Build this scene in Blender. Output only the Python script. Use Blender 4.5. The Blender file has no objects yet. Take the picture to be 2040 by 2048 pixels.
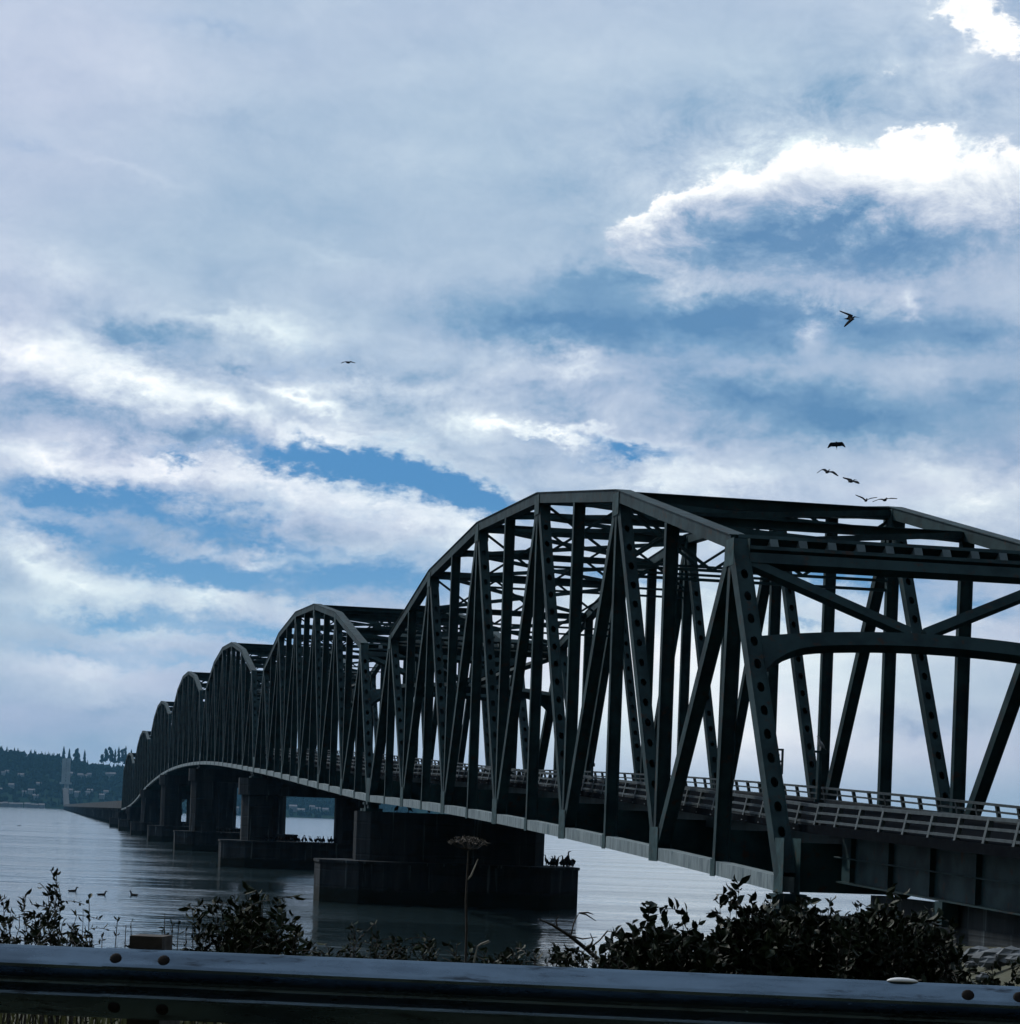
import bpy, math, random
import numpy as np
from mathutils import Vector, Matrix, Quaternion

R = math.radians
scn = bpy.context.scene
col = scn.collection

# ------------------------------------------------------------------ camera
FPX = 4900.0                      # focal length in photo pixels (photo 2040 wide)
Y0 = 1645.0                       # horizon row under the lens axis
ROLL = math.atan(0.0367)
HC = 6.4                          # eye height above the river
cd = bpy.data.cameras.new('camera')
cam = bpy.data.objects.new('camera', cd)
col.objects.link(cam)
scn.camera = cam
cd.sensor_fit = 'HORIZONTAL'
cd.sensor_width = 36.0
cd.lens = 36.0 * FPX / 2040.0
cd.shift_x = 0.0
cd.shift_y = (Y0 - 1024.0) / 2040.0
cd.clip_start = 0.1
cd.clip_end = 60000.0
cam.location = (0, 0, HC)
cam.rotation_euler = (Matrix.Rotation(R(90), 3, 'X') @ Matrix.Rotation(ROLL, 3, 'Z')).to_euler()

# ------------------------------------------------------------------ light, exposure
SUN_AZ, SUN_EL = R(-48.0), R(42.0)        # azimuth measured from the view axis, towards +X
sd = bpy.data.lights.new('sun', 'SUN')
sd.energy = 2.4
sd.angle = R(6.0)
sd.color = (1.0, 0.97, 0.93)
sun = bpy.data.objects.new('sun', sd)
col.objects.link(sun)
sdir = Vector((math.sin(SUN_AZ) * math.cos(SUN_EL), math.cos(SUN_AZ) * math.cos(SUN_EL), math.sin(SUN_EL)))
sun.rotation_euler = sdir.to_track_quat('Z', 'Y').to_euler()
sun.location = (0, 0, 300)

scn.view_settings.view_transform = 'Standard'
scn.view_settings.look = 'None'
scn.view_settings.gamma = 1.0
scn.view_settings.exposure = 0.0
scn.view_settings.use_curve_mapping = False
scn.render.engine = 'CYCLES'
scn.cycles.use_denoising = True
scn.cycles.use_adaptive_sampling = True
scn.cycles.adaptive_threshold = 0.02
scn.cycles.adaptive_min_samples = 16
scn.cycles.max_bounces = 5
scn.cycles.diffuse_bounces = 2
scn.cycles.glossy_bounces = 3
scn.cycles.volume_bounces = 0
scn.cycles.transparent_max_bounces = 8

CR, SR = math.cos(ROLL), math.sin(ROLL)


def ang(x, y):
    """photo pixel -> (azimuth, elevation) of the ray, in radians"""
    dx, dy = x - 1020.0, y - Y0
    tx = (CR * dx + SR * dy) / FPX
    tz = (SR * dx - CR * dy) / FPX
    az = math.atan(tx)
    return az, math.atan(tz * math.cos(az))


def at(x, y, D):
    """point on the ray of a photo pixel at depth D"""
    dx, dy = x - 1020.0, y - Y0
    return Vector(((CR * dx + SR * dy) / FPX * D, D, HC + (SR * dx - CR * dy) / FPX * D))


# ------------------------------------------------------------------ sky
world = bpy.data.worlds.new('World')
scn.world = world
world.use_nodes = True
world.cycles.sampling_method = 'MANUAL'
world.cycles.sample_map_resolution = 256
WN, WL = world.node_tree.nodes, world.node_tree.links
WN.clear()


class G:
    """tiny node-graph helper"""
    def __init__(s, tree):
        s.n, s.l = tree.nodes, tree.links

    def new(s, t, **kw):
        n = s.n.new(t)
        for k, v in kw.items():
            setattr(n, k, v)
        return n

    def put(s, sock, v):
        if hasattr(v, 'is_linked') or isinstance(v, bpy.types.NodeSocket):
            s.l.new(v, sock)
        else:
            sock.default_value = v

    def m(s, op, a, b=0.0, c=None, clamp=False):
        n = s.new('ShaderNodeMath', operation=op, use_clamp=clamp)
        s.put(n.inputs[0], a)
        s.put(n.inputs[1], b)
        if c is not None:
            s.put(n.inputs[2], c)
        return n.outputs[0]

    def vm(s, op, a, b=(0, 0, 0)):
        n = s.new('ShaderNodeVectorMath', operation=op)
        s.put(n.inputs[0], a)
        s.put(n.inputs[1], b)
        return n.outputs[0]

    def noise(s, vec, scale, detail=4.0, rough=0.5, dist=0.0, lac=2.0):
        n = s.new('ShaderNodeTexNoise')
        s.put(n.inputs['Vector'], vec)
        n.inputs['Scale'].default_value = scale
        n.inputs['Detail'].default_value = detail
        n.inputs['Roughness'].default_value = rough
        n.inputs['Distortion'].default_value = dist
        n.inputs['Lacunarity'].default_value = lac
        return n

    def ramp(s, fac, stops, interp='LINEAR'):
        n = s.new('ShaderNodeValToRGB')
        cr = n.color_ramp
        cr.interpolation = interp
        while len(cr.elements) < len(stops):
            cr.elements.new(0.5)
        for e, (p, c) in zip(cr.elements, stops):
            e.position = p
            e.color = (c[0], c[1], c[2], 1)
        s.put(n.inputs[0], fac)
        return n.outputs[0]

    def mix(s, fac, a, b, blend='MIX'):
        n = s.new('ShaderNodeMix', data_type='RGBA', blend_type=blend)
        s.put(n.inputs[0], fac)
        s.put(n.inputs[6], a)
        s.put(n.inputs[7], b)
        return n.outputs[2]

    def smooth(s, v, lo, hi):
        n = s.new('ShaderNodeMapRange', interpolation_type='SMOOTHSTEP')
        s.put(n.inputs[0], v)
        n.inputs[1].default_value = lo
        n.inputs[2].default_value = hi
        return n.outputs[0]


def c4(r, g, b):
    return (r, g, b, 1.0)


def srgb(r, g, b):
    f = lambda v: (v / 255 / 12.92) if v / 255 <= 0.04045 else ((v / 255 + 0.055) / 1.055) ** 2.4
    return (f(r), f(g), f(b))


g = G(world.node_tree)
SKY_STRENGTH = 0.1
tc = g.new('ShaderNodeTexCoord')
D_ = tc.outputs['Generated']
sep = g.new('ShaderNodeSeparateXYZ')
WL.new(D_, sep.inputs[0])
dz = sep.outputs[2]
az = g.m('ARCTAN2', sep.outputs[0], sep.outputs[1])
el = g.m('ARCSINE', g.m('MAXIMUM', dz, -0.02))
# cloud-sheet coordinates: the direction stretched so that clouds flatten towards the horizon
zz = g.m('ADD', g.m('MAXIMUM', dz, 0.0), 0.16)
cmb = g.new('ShaderNodeCombineXYZ')
WL.new(az, cmb.inputs[0])
WL.new(el, cmb.inputs[1])
ae = cmb.outputs[0]
flat = g.new('ShaderNodeCombineXYZ')
WL.new(g.m('DIVIDE', sep.outputs[0], zz), flat.inputs[0])
WL.new(g.m('DIVIDE', sep.outputs[1], zz), flat.inputs[1])
WL.new(g.m('MULTIPLY', dz, 2.0), flat.inputs[2])
fl = flat.outputs[0]
streak = g.vm('MULTIPLY', D_, (5.0, 5.0, 34.0))
puff = g.vm('MULTIPLY', D_, (13.0, 13.0, 22.0))

warp = g.noise(puff, 1.0, 5.0, 0.62)
warp2 = g.noise(puff, 3.3, 4.0, 0.6)
wv = g.vm('SUBTRACT', warp.outputs['Color'], (0.5, 0.5, 0.5))
wv2 = g.vm('SUBTRACT', warp2.outputs['Color'], (0.5, 0.5, 0.5))
warp3 = g.noise(puff, 11.0, 4.0, 0.65)
wv3 = g.vm('MULTIPLY', g.vm('SUBTRACT', warp3.outputs['Color'], (0.5, 0.5, 0.5)), (0.014, 0.011, 0))
wae = g.vm('ADD', g.vm('ADD', ae, wv3), g.vm('ADD', g.vm('MULTIPLY', wv, (0.048, 0.026, 0)), g.vm('MULTIPLY', wv2, (0.022, 0.014, 0))))


def blobs(lst, coord):
    acc = None
    for (x, y, rx, ry, rot, amp) in lst:
        a_, e_ = ang(x, y)
        mp = g.new('ShaderNodeMapping', vector_type='TEXTURE')
        WL.new(coord, mp.inputs[0])
        mp.inputs['Location'].default_value = (a_, e_, 0)
        mp.inputs['Rotation'].default_value = (0, 0, -R(rot) + ROLL)
        mp.inputs['Scale'].default_value = (rx / FPX, ry / FPX, 1)
        gr = g.new('ShaderNodeTexGradient', gradient_type='QUADRATIC_SPHERE')
        WL.new(mp.outputs[0], gr.inputs[0])
        acc = g.m('MULTIPLY_ADD', gr.outputs['Fac'], amp, acc if acc is not None else 0.0)
    return acc


LIGHT = [  # brighter (+) and darker (-) cloud masses
    # the lit cumulus rim, upper right
    (1530, 315, 250, 110, -8, 0.25), (1400, 365, 210, 85, -30, 0.20), (1860, 320, 270, 115, 10, 0.28), (1700, 345, 150, 95, 0, 0.20), (2030, 420, 180, 240, 0, 0.38),
    (1540, 275, 130, 42, -8, 0.23), (1440, 325, 110, 32, -30, 0.18), (1620, 300, 80, 42, 30, 0.18), (1812, 245, 62, 55, 0, 0.28), (1790, 290, 130, 42, -20, 0.18),
    (1900, 300, 130, 45, 15, 0.20), (1960, 350, 110, 65, 30, 0.18), (1310, 432, 180, 55, -20, 0.16), (1480, 425, 340, 52, -3, 0.15), (1610, 410, 140, 60, 0, 0.10),
    (1900, 15, 130, 75, 25, 0.32), (1990, 60, 170, 95, 20, 0.23), (1900, 120, 260, 45, 5, 0.12), (1760, 125, 220, 35, -5, 0.07),
    (1475, 368, 150, 42, -12, -0.21), (1570, 345, 60, 30, 0, -0.11), (1785, 408, 120, 45, 10, -0.15), (1940, 420, 50, 40, 0, -0.12),
    # blue grey bases below it
    (1480, 730, 900, 260, 0, -0.20), (1700, 490, 560, 120, 0, -0.12), (1150, 600, 420, 120, -6, -0.10),
    (1850, 490, 230, 95, 0, -0.55), (1480, 500, 260, 70, 0, -0.34), (1660, 520, 200, 60, 0, -0.18),
    (1060, 655, 400, 85, 3, -0.42), (1380, 640, 460, 120, 0, -0.46), (1700, 640, 420, 100, 0, -0.36), (1980, 660, 300, 90, 0, -0.36),
    (1700, 850, 470, 95, 5, -0.50), (1500, 790, 400, 70, 5, -0.25), (1980, 790, 240, 120, 0, -0.28), (2020, 930, 120, 120, 0, -0.25), (1230, 555, 330, 60, -6, -0.20),
    (1140, 560, 400, 60, -10, -0.10),
    (1140, 745, 140, 62, 0, 0.46), (1000, 740, 120, 60, 0, 0.26), (1640, 672, 80, 50, -20, 0.42), (1855, 590, 60, 60, 30, 0.42), (1330, 590, 90, 60, 0, 0.22),
    (1750, 570, 300, 40, 0, 0.16), (1500, 730, 300, 45, 0, 0.14), (1850, 740, 320, 50, 0, 0.12),
    # ragged white tops left of centre
    (1000, 850, 200, 50, 2, 0.50), (1150, 872, 240, 26, 8, 0.55), (860, 790, 170, 55, 0, 0.28), (600, 795, 170, 42, 14, 0.58), (680, 820, 140, 40, 18, 0.4),
    (560, 660, 260, 55, 5, 0.34), (430, 635, 160, 40, 0, 0.25), (740, 780, 120, 45, 0, 0.3), (1320, 900, 330, 40, 6, 0.2),
    # upper white band, falling to the right, with its grey underside
    (70, 695, 240, 93, 14, 0.53), (260, 750, 220, 80, 18, 0.57), (440, 815, 230, 74, 20, 0.57), (640, 880, 260, 65, 16, 0.48), (820, 930, 230, 62, 15, 0.48), (980, 985, 170, 55, 16, 0.46),
    (120, 800, 260, 60, 8, -0.22), (330, 870, 260, 45, 8, -0.26), (330, 680, 200, 60, 5, -0.30), (210, 650, 150, 40, 10, -0.20), (480, 730, 220, 40, 8, -0.22),
    # lower white bands
    (90, 905, 260, 58, 4, 0.46), (330, 935, 260, 65, 6, 0.48), (560, 965, 260, 85, 10, 0.51), (780, 1020, 280, 93, 13, 0.51), (920, 1070, 170, 93, 15, 0.41),
    (520, 1105, 260, 62, 5, 0.39), (720, 1110, 260, 77, 8, 0.28), (70, 1110, 130, 65, 14, 0.41), (170, 1155, 230, 71, 8, 0.41), (420, 1200, 260, 77, 6, 0.41), (80, 1200, 260, 77, 4, 0.23),
    (300, 1270, 330, 46, 3, 0.28), (150, 1330, 330, 62, 3, 0.23), (230, 1390, 500, 124, 2, 0.20),
    (1950, 990, 330, 90, -5, 0.50), (1480, 960, 420, 60, 6, 0.34), (1300, 960, 300, 50, 3, 0.25), (1850, 930, 220, 60, 8, 0.25),
    (1350, 1290, 900, 330, 0, 0.46), (1500, 1460, 1000, 280, 0, 0.42), (200, 1430, 700, 160, 2, -0.22), (1800, 1290, 600, 90, 0, 0.22), (1850, 1440, 300, 60, 0, -0.28), (1550, 1180, 500, 60, 4, 0.20),
    # the even grey sheet overhead
    (250, 120, 500, 200, 8, 0.10), (620, 430, 560, 130, 10, -0.10), (130, 540, 360, 80, 14, 0.18), (850, 310, 500, 70, 4, 0.06),
    (1150, 120, 500, 100, -4, 0.08), (480, 250, 700, 50, 12, -0.06), (260, 340, 300, 30, 16, 0.08), (700, 520, 300, 40, 12, 0.10), (1300, 300, 300, 120, -20, -0.06), (1560, 160, 420, 80, -8, -0.02),
]
GAP = [  # openings with blue sky
    (560, 915, 330, 65, 8, 1.35), (760, 950, 300, 80, 14, 1.35), (930, 995, 220, 71, 17, 1.35), (330, 905, 230, 40, 4, 0.81),
    (120, 975, 300, 65, 5, 0.99), (300, 1020, 330, 77, 9, 0.99), (520, 1070, 360, 65, 9, 0.90), (110, 1050, 260, 62, 5, 0.90), (300, 1100, 260, 69, 12, 1.08), (480, 1150, 300, 69, 8, 1.08),
    (720, 1160, 430, 77, 6, 0.90), (200, 1235, 460, 62, 3, 0.81), (560, 1270, 460, 69, 3, 0.81), (360, 1330, 430, 54, 3, 0.54), (100, 1290, 330, 46, 3, 0.54),
    (1270, 905, 170, 49, 6, 0.90), (1700, 1150, 420, 85, 4, 0.81), (1960, 1230, 300, 77, 3, 0.72), (1620, 1240, 260, 30, 3, 0.50),
    (1250, 1150, 300, 40, 3, 0.50), (420, 60, 460, 60, 8, 0.28), (60, 300, 300, 60, 10, 0.20), (1080, 880, 160, 20, 8, 0.40), (560, 850, 90, 20, 15, 0.40),
]
RAG = [  # where the cloud is ragged rather than smooth
    (1650, 360, 800, 330, 0, 1.9), (600, 800, 1500, 300, 8, 1.2), (400, 1050, 1300, 420, 8, 1.1), (1500, 1100, 1500, 400, 0, 0.8), (1950, 60, 460, 230, 0, 1.0), (1300, 720, 1200, 300, 0, 0.5),
]
CUM = [  # heaps of the sunlit cumulus: crisp tops, soft bases
    (1535, 405, 260, 190, -10, 1.7), (1400, 440, 210, 130, -20, 1.4), (1700, 430, 210, 170, 0, 1.6), (1850, 410, 300, 200, 0, 1.7), (2050, 430, 280, 260, 0, 1.8),
    (1812, 262, 85, 80, 0, 1.3), (1300, 475, 230, 95, -12, 1.2), (1600, 340, 130, 110, 0, 0.8), (1930, 10, 170, 100, 15, 1.1), (2040, 70, 180, 110, 20, 1.0), (1780, 130, 260, 50, -4, 0.5), (1480, 530, 330, 150, 0, 1.4), (1760, 540, 380, 160, 0, 1.4), (1620, 470, 240, 130, 0, 1.0)]
n_broad = g.noise(fl, 1.1, 3.0, 0.5)
n_puff = g.noise(puff, 2.2, 9.0, 0.66, 0.3)
n_streak = g.noise(g.vm('ADD', streak, g.vm('MULTIPLY', wv, (1.6, 1.6, 2.2))), 1.0, 7.0, 0.60)

rag = g.m('MINIMUM', g.m('ADD', blobs(RAG, ae), 0.22), 1.25)
ragp = g.m('MULTIPLY', g.m('SUBTRACT', n_puff.outputs['Fac'], 0.5), rag)
rags = g.m('MULTIPLY', g.m('SUBTRACT', n_streak.outputs['Fac'], 0.5), rag)
light = blobs(LIGHT, wae)
light = g.m('ADD', light, 0.445)
light = g.m('MULTIPLY_ADD', ragp, 1.15, light)
light = g.m('MULTIPLY_ADD', rags, 0.40, light)
light = g.m('MULTIPLY_ADD', g.m('SUBTRACT', n_broad.outputs['Fac'], 0.5), 0.16, light)
gap = blobs(GAP, wae)
gap = g.m('MULTIPLY_ADD', rags, 2.1, gap)
gap = g.m('MULTIPLY_ADD', ragp, 0.9, gap)
gapf = g.smooth(gap, 0.02, 0.85)

sky = g.new('ShaderNodeTexSky', sky_type='NISHITA')
sky.sun_disc = False
sky.sun_elevation = SUN_EL
sky.sun_rotation = SUN_AZ
sky.air_density = 1.0
sky.dust_density = 0.4
sky.ozone_density = 2.5
sky.altitude = 0.0
k = 1.0 / SKY_STRENGTH
RAMP = [
    (-0.0, srgb(96, 136, 176)), (0.20, srgb(124, 157, 190)), (0.38, srgb(166, 183, 207)),
    (0.55, srgb(193, 204, 221)), (0.78, srgb(226, 233, 240)), (1.0, srgb(254, 255, 255))]
cl = g.ramp(light, RAMP)
# slow drift between a lavender and a greenish grey
cl = g.mix(g.smooth(n_broad.outputs['Fac'], 0.3, 0.7), g.mix(1.0, cl, c4(0.93, 1.01, 1.0), 'MULTIPLY'), g.mix(1.0, cl, c4(1.01, 0.985, 1.02), 'MULTIPLY'))
cl = g.vm('SCALE', cl)
cl.node.inputs['Scale'].default_value = k
blue = g.mix(0.86, sky.outputs[0], c4(0.034 * k, 0.205 * k, 0.47 * k))
# thin milky air close to the horizon
hz = g.smooth(el, 0.14, 0.0)
blue = g.mix(g.m('MULTIPLY', hz, 0.80), blue, c4(0.28 * k, 0.53 * k, 0.76 * k))
skyc = g.mix(gapf, cl, blue)
cumf = g.m('MULTIPLY_ADD', g.m('SUBTRACT', n_puff.outputs['Fac'], 0.5), 1.5, blobs(CUM, wae))
wel = g.m('MULTIPLY_ADD', g.m('SUBTRACT', n_puff.outputs['Fac'], 0.5), 0.05, el)
cmask = g.m('MULTIPLY', g.smooth(cumf, 0.34, 0.64), g.smooth(wel, 0.190, 0.250))
clight = g.m('SUBTRACT', 1.12, g.m('MULTIPLY', g.smooth(cumf, 0.55, 2.1), 0.50))
clight = g.m('SUBTRACT', clight, g.m('MULTIPLY', g.smooth(wel, 0.268, 0.222), 0.66))
clight = g.m('MULTIPLY_ADD', g.m('SUBTRACT', n_puff.outputs['Fac'], 0.5), 1.5, clight)
ccol = g.vm('SCALE', g.ramp(clight, RAMP))
ccol.node.inputs['Scale'].default_value = k
skyc = g.mix(cmask, skyc, ccol)
low = g.smooth(el, 0.05, -0.01)
skyc = g.mix(g.m('MULTIPLY', low, 0.5), skyc, c4(0.31 * k, 0.45 * k, 0.58 * k))
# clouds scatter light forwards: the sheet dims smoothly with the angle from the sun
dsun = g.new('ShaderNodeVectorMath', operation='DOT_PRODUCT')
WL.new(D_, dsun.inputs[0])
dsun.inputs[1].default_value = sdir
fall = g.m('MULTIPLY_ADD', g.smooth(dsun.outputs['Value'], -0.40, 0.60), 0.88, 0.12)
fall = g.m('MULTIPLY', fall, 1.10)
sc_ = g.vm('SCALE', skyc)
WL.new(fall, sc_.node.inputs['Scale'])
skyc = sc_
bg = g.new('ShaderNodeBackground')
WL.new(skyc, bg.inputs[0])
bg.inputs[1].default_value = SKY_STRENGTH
wo = g.new('ShaderNodeOutputWorld')
WL.new(bg.outputs[0], wo.inputs[0])


#SKYEND
# ------------------------------------------------------------------ materials
def material(name, base, rough=0.7, metal=0.0, spec=0.5):
    m = bpy.data.materials.new(name)
    m.use_nodes = True
    b = m.node_tree.nodes['Principled BSDF']
    b.inputs['Base Color'].default_value = (*base, 1)
    b.inputs['Roughness'].default_value = rough
    b.inputs['Metallic'].default_value = metal
    b.inputs['Specular IOR Level'].default_value = spec
    return m, G(m.node_tree), b


def worn(name, c1, c2, scale, rough=0.7, detail=6, metal=0.0, bump=0.0, spec=0.5, c3=None, s3=1.0, stretch=(1, 1, 1)):
    """two tones by noise, optional third tone as spots, optional fine relief"""
    m, q, b = material(name, c1, rough, metal, spec)
    t = q.new('ShaderNodeTexCoord')
    v = q.vm('MULTIPLY', t.outputs['Object'], stretch)
    n = q.noise(v, scale, detail, 0.6)
    f = q.smooth(n.outputs['Fac'], 0.35, 0.68)
    c = q.mix(f, c4(*c1), c4(*c2))
    if c3:
        n3 = q.noise(v, s3, 5, 0.65)
        c = q.mix(q.smooth(n3.outputs['Fac'], 0.56, 0.70), c, c4(*c3))
    q.l.new(c, b.inputs['Base Color'])
    q.l.new(q.m('MULTIPLY_ADD', n.outputs['Fac'], 0.25, rough - 0.12), b.inputs['Roughness'])
    if bump:
        bp = q.new('ShaderNodeBump')
        bp.inputs['Strength'].default_value = bump
        bp.inputs['Distance'].default_value = 0.02
        q.l.new(n.outputs['Fac'], bp.inputs['Height'])
        q.l.new(bp.outputs[0], b.inputs['Normal'])
    return m


M = {}
M['steel'] = worn('green_steel_paint', (0.016, 0.042, 0.046), (0.007, 0.021, 0.025), 0.9, 0.66, bump=0.2, spec=0.15, c3=(0.034, 0.024, 0.018), s3=2.4)
M['plate'] = worn('gusset_paint', (0.026, 0.062, 0.066), (0.014, 0.036, 0.040), 2.5, 0.66, bump=0.2, spec=0.15, c3=(0.045, 0.032, 0.024), s3=3.5)
M['batten'] = worn('paler_steel_paint', (0.10, 0.14, 0.15), (0.07, 0.10, 0.11), 1.3, 0.65, spec=0.25)
M['chord'] = worn('chalky_chord_paint', (0.20, 0.25, 0.26), (0.10, 0.135, 0.15), 2.2, 0.8, bump=0.2, spec=0.2, c3=(0.05, 0.09, 0.105), s3=0.9, stretch=(1.9, 1.9, 0.3))
M['rail'] = worn('painted_railing', (0.050, 0.068, 0.073), (0.028, 0.040, 0.044), 3.0, 0.6, spec=0.3)
M['concrete'] = worn('weathered_concrete', (0.055, 0.065, 0.07), (0.03, 0.036, 0.04), 0.55, 0.9, bump=0.35, spec=0.1, c3=(0.10, 0.115, 0.12), s3=0.9, stretch=(1, 1, 0.22))
m, q, b = material('pier_concrete', (0.03, 0.035, 0.04), 0.9, spec=0.1)
t = q.new('ShaderNodeTexCoord')
geo = q.new('ShaderNodeNewGeometry')
n1 = q.noise(q.vm('MULTIPLY', geo.outputs['Position'], (1, 1, 0.16)), 0.7, 7, 0.65)
n2 = q.noise(q.vm('MULTIPLY', geo.outputs['Position'], (2.2, 2.2, 0.10)), 1.0, 5, 0.6)
n3 = q.noise(geo.outputs['Position'], 1.6, 6, 0.65)
c = q.mix(q.smooth(n1.outputs['Fac'], 0.36, 0.66), c4(0.013, 0.017, 0.020), c4(0.030, 0.036, 0.040))
c = q.mix(q.m('MULTIPLY', q.smooth(n2.outputs['Fac'], 0.58, 0.72), 0.8), c, c4(0.10, 0.125, 0.135))
sz = q.new('ShaderNodeSeparateXYZ')
q.l.new(geo.outputs['Position'], sz.inputs[0])
tide = q.smooth(q.m('MULTIPLY_ADD', n3.outputs['Fac'], 0.9, sz.outputs[2]), 1.75, 1.35)
c = q.mix(tide, c, c4(0.010, 0.014, 0.012))
q.l.new(c, b.inputs['Base Color'])
wv_ = q.new('ShaderNodeTexWave', wave_type='BANDS', bands_direction='Z')
q.l.new(geo.outputs['Position'], wv_.inputs['Vector'])
wv_.inputs['Scale'].default_value = 0.26
wv_.inputs['Distortion'].default_value = 0.3
bp = q.new('ShaderNodeBump')
bp.inputs['Strength'].default_value = 0.5
bp.inputs['Distance'].default_value = 0.06
q.l.new(q.m('MULTIPLY_ADD', q.smooth(wv_.outputs['Fac'], 0.0, 0.06), 0.6, n3.outputs['Fac']), bp.inputs['Height'])
q.l.new(bp.outputs[0], b.inputs['Normal'])
M['pier'] = m
M['deck'] = worn('asphalt', (0.009, 0.011, 0.013), (0.006, 0.007, 0.009), 4.0, 0.97, spec=0.0)
M['tower'] = worn('distant_green_paint', (0.42, 0.47, 0.46), (0.34, 0.39, 0.39), 0.1, 0.7)
M['guard'] = worn('galvanised_guardrail', (0.12, 0.17, 0.215), (0.075, 0.108, 0.14), 5.0, 0.26, metal=0.95, bump=0.15, c3=(0.035, 0.045, 0.055), s3=9.0, stretch=(0.4, 1, 2.5))
M['bolt'] = worn('rusty_bolt', (0.010, 0.009, 0.009), (0.018, 0.014, 0.012), 40.0, 0.8, spec=0.1)
M['timber'] = worn('dark_timber', (0.035, 0.027, 0.02), (0.018, 0.014, 0.011), 14.0, 0.9, bump=0.4)
M['leaf'] = worn('leaf_green', (0.015, 0.026, 0.009), (0.007, 0.013, 0.005), 5.0, 0.6, spec=0.12)
M['leaf2'] = worn('bramble_leaf', (0.013, 0.022, 0.008), (0.006, 0.012, 0.005), 6.0, 0.55, spec=0.15)
M['twig'] = worn('brown_twig', (0.030, 0.025, 0.019), (0.016, 0.013, 0.010), 20.0, 0.85)
M['dry'] = worn('dry_stalk', (0.30, 0.28, 0.24), (0.18, 0.17, 0.14), 20.0, 0.8)
M['umbel'] = worn('seed_head', (0.13, 0.11, 0.09), (0.04, 0.034, 0.028), 60.0, 0.85)
M['grass'] = worn('grass_blades', (0.15, 0.15, 0.055), (0.07, 0.085, 0.03), 4.0, 0.7)
M['rock'] = worn('riprap_stone', (0.11, 0.125, 0.135), (0.05, 0.06, 0.065), 2.0, 0.85, bump=0.6, c3=(0.03, 0.033, 0.035), s3=3.0)
M['bird'] = worn('dark_plumage', (0.007, 0.007, 0.007), (0.011, 0.010, 0.010), 9.0, 0.8, spec=0.05)
M['gull'] = worn('grey_plumage', (0.30, 0.31, 0.32), (0.08, 0.08, 0.09), 5.0, 0.7)
M['pale'] = worn('bleached_shell', (0.78, 0.79, 0.78), (0.70, 0.72, 0.71), 20.0, 0.5)
M['forest'] = worn('far_forest', (0.010, 0.024, 0.016), (0.018, 0.034, 0.020), 0.02, 0.95, spec=0.0)
M['conifer'] = worn('conifer_needles', (0.008, 0.020, 0.012), (0.014, 0.028, 0.016), 0.08, 0.95, spec=0.0)
M['trunk'] = worn('bark', (0.06, 0.045, 0.035), (0.04, 0.03, 0.025), 0.3, 0.9)
M['house_wall'] = worn('painted_siding', (0.22, 0.25, 0.26), (0.15, 0.175, 0.185), 0.2, 0.8)
M['house_roof'] = worn('grey_shingle', (0.16, 0.16, 0.17), (0.11, 0.11, 0.12), 0.2, 0.85)

# ground: dark grassy soil, stonier towards the bridge
m, q, b = material('shore_soil', (0.05, 0.05, 0.03), 0.95)
t = q.new('ShaderNodeTexCoord')
n1 = q.noise(t.outputs['Object'], 0.35, 7, 0.65)
n2 = q.noise(t.outputs['Object'], 4.0, 6, 0.65)
c = q.mix(q.smooth(n1.outputs['Fac'], 0.38, 0.62), c4(0.030, 0.034, 0.016), c4(0.060, 0.060, 0.030))
c = q.mix(q.smooth(n2.outputs['Fac'], 0.55, 0.70), c, c4(0.09, 0.085, 0.06))
q.l.new(c, b.inputs['Base Color'])
bp = q.new('ShaderNodeBump')
bp.inputs['Strength'].default_value = 0.6
bp.inputs['Distance'].default_value = 0.08
q.l.new(n2.outputs['Fac'], bp.inputs['Height'])
q.l.new(bp.outputs[0], b.inputs['Normal'])
M['ground'] = m

# river: dark water, glossy, wind ripples that lengthen across the view, smoother slicks
m, q, b = material('river_water', (0.016, 0.030, 0.034), 0.06)
b.inputs['IOR'].default_value = 1.333
t = q.new('ShaderNodeTexCoord')
P = t.outputs['Object']
w1 = q.noise(q.vm('MULTIPLY', P, (0.30, 0.34, 1)), 1.0, 3, 0.6, 0.5)
w2 = q.noise(q.vm('MULTIPLY', P, (1.3, 1.5, 1)), 1.0, 3, 0.6, 0.3)
w0 = q.noise(q.vm('MULTIPLY', P, (0.07, 0.13, 1)), 1.0, 3, 0.6, 0.6)
w3 = q.noise(q.vm('MULTIPLY', P, (0.004, 0.040, 1)), 1.0, 4, 0.6)
slick = q.smooth(w3.outputs['Fac'], 0.40, 0.62)
h = q.m('MULTIPLY_ADD', w2.outputs['Fac'], 0.22, q.m('MULTIPLY_ADD', w0.outputs['Fac'], 2.2, w1.outputs['Fac']))
bp = q.new('ShaderNodeBump')
q.l.new(h, bp.inputs['Height'])
q.l.new(q.m('MULTIPLY_ADD', slick, 0.24, 0.12), bp.inputs['Strength'])
bp.inputs['Distance'].default_value = 0.55
q.l.new(bp.outputs[0], b.inputs['Normal'])
q.l.new(q.m('MULTIPLY_ADD', slick, 0.06, 0.08), b.inputs['Roughness'])
M['water'] = m


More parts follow.
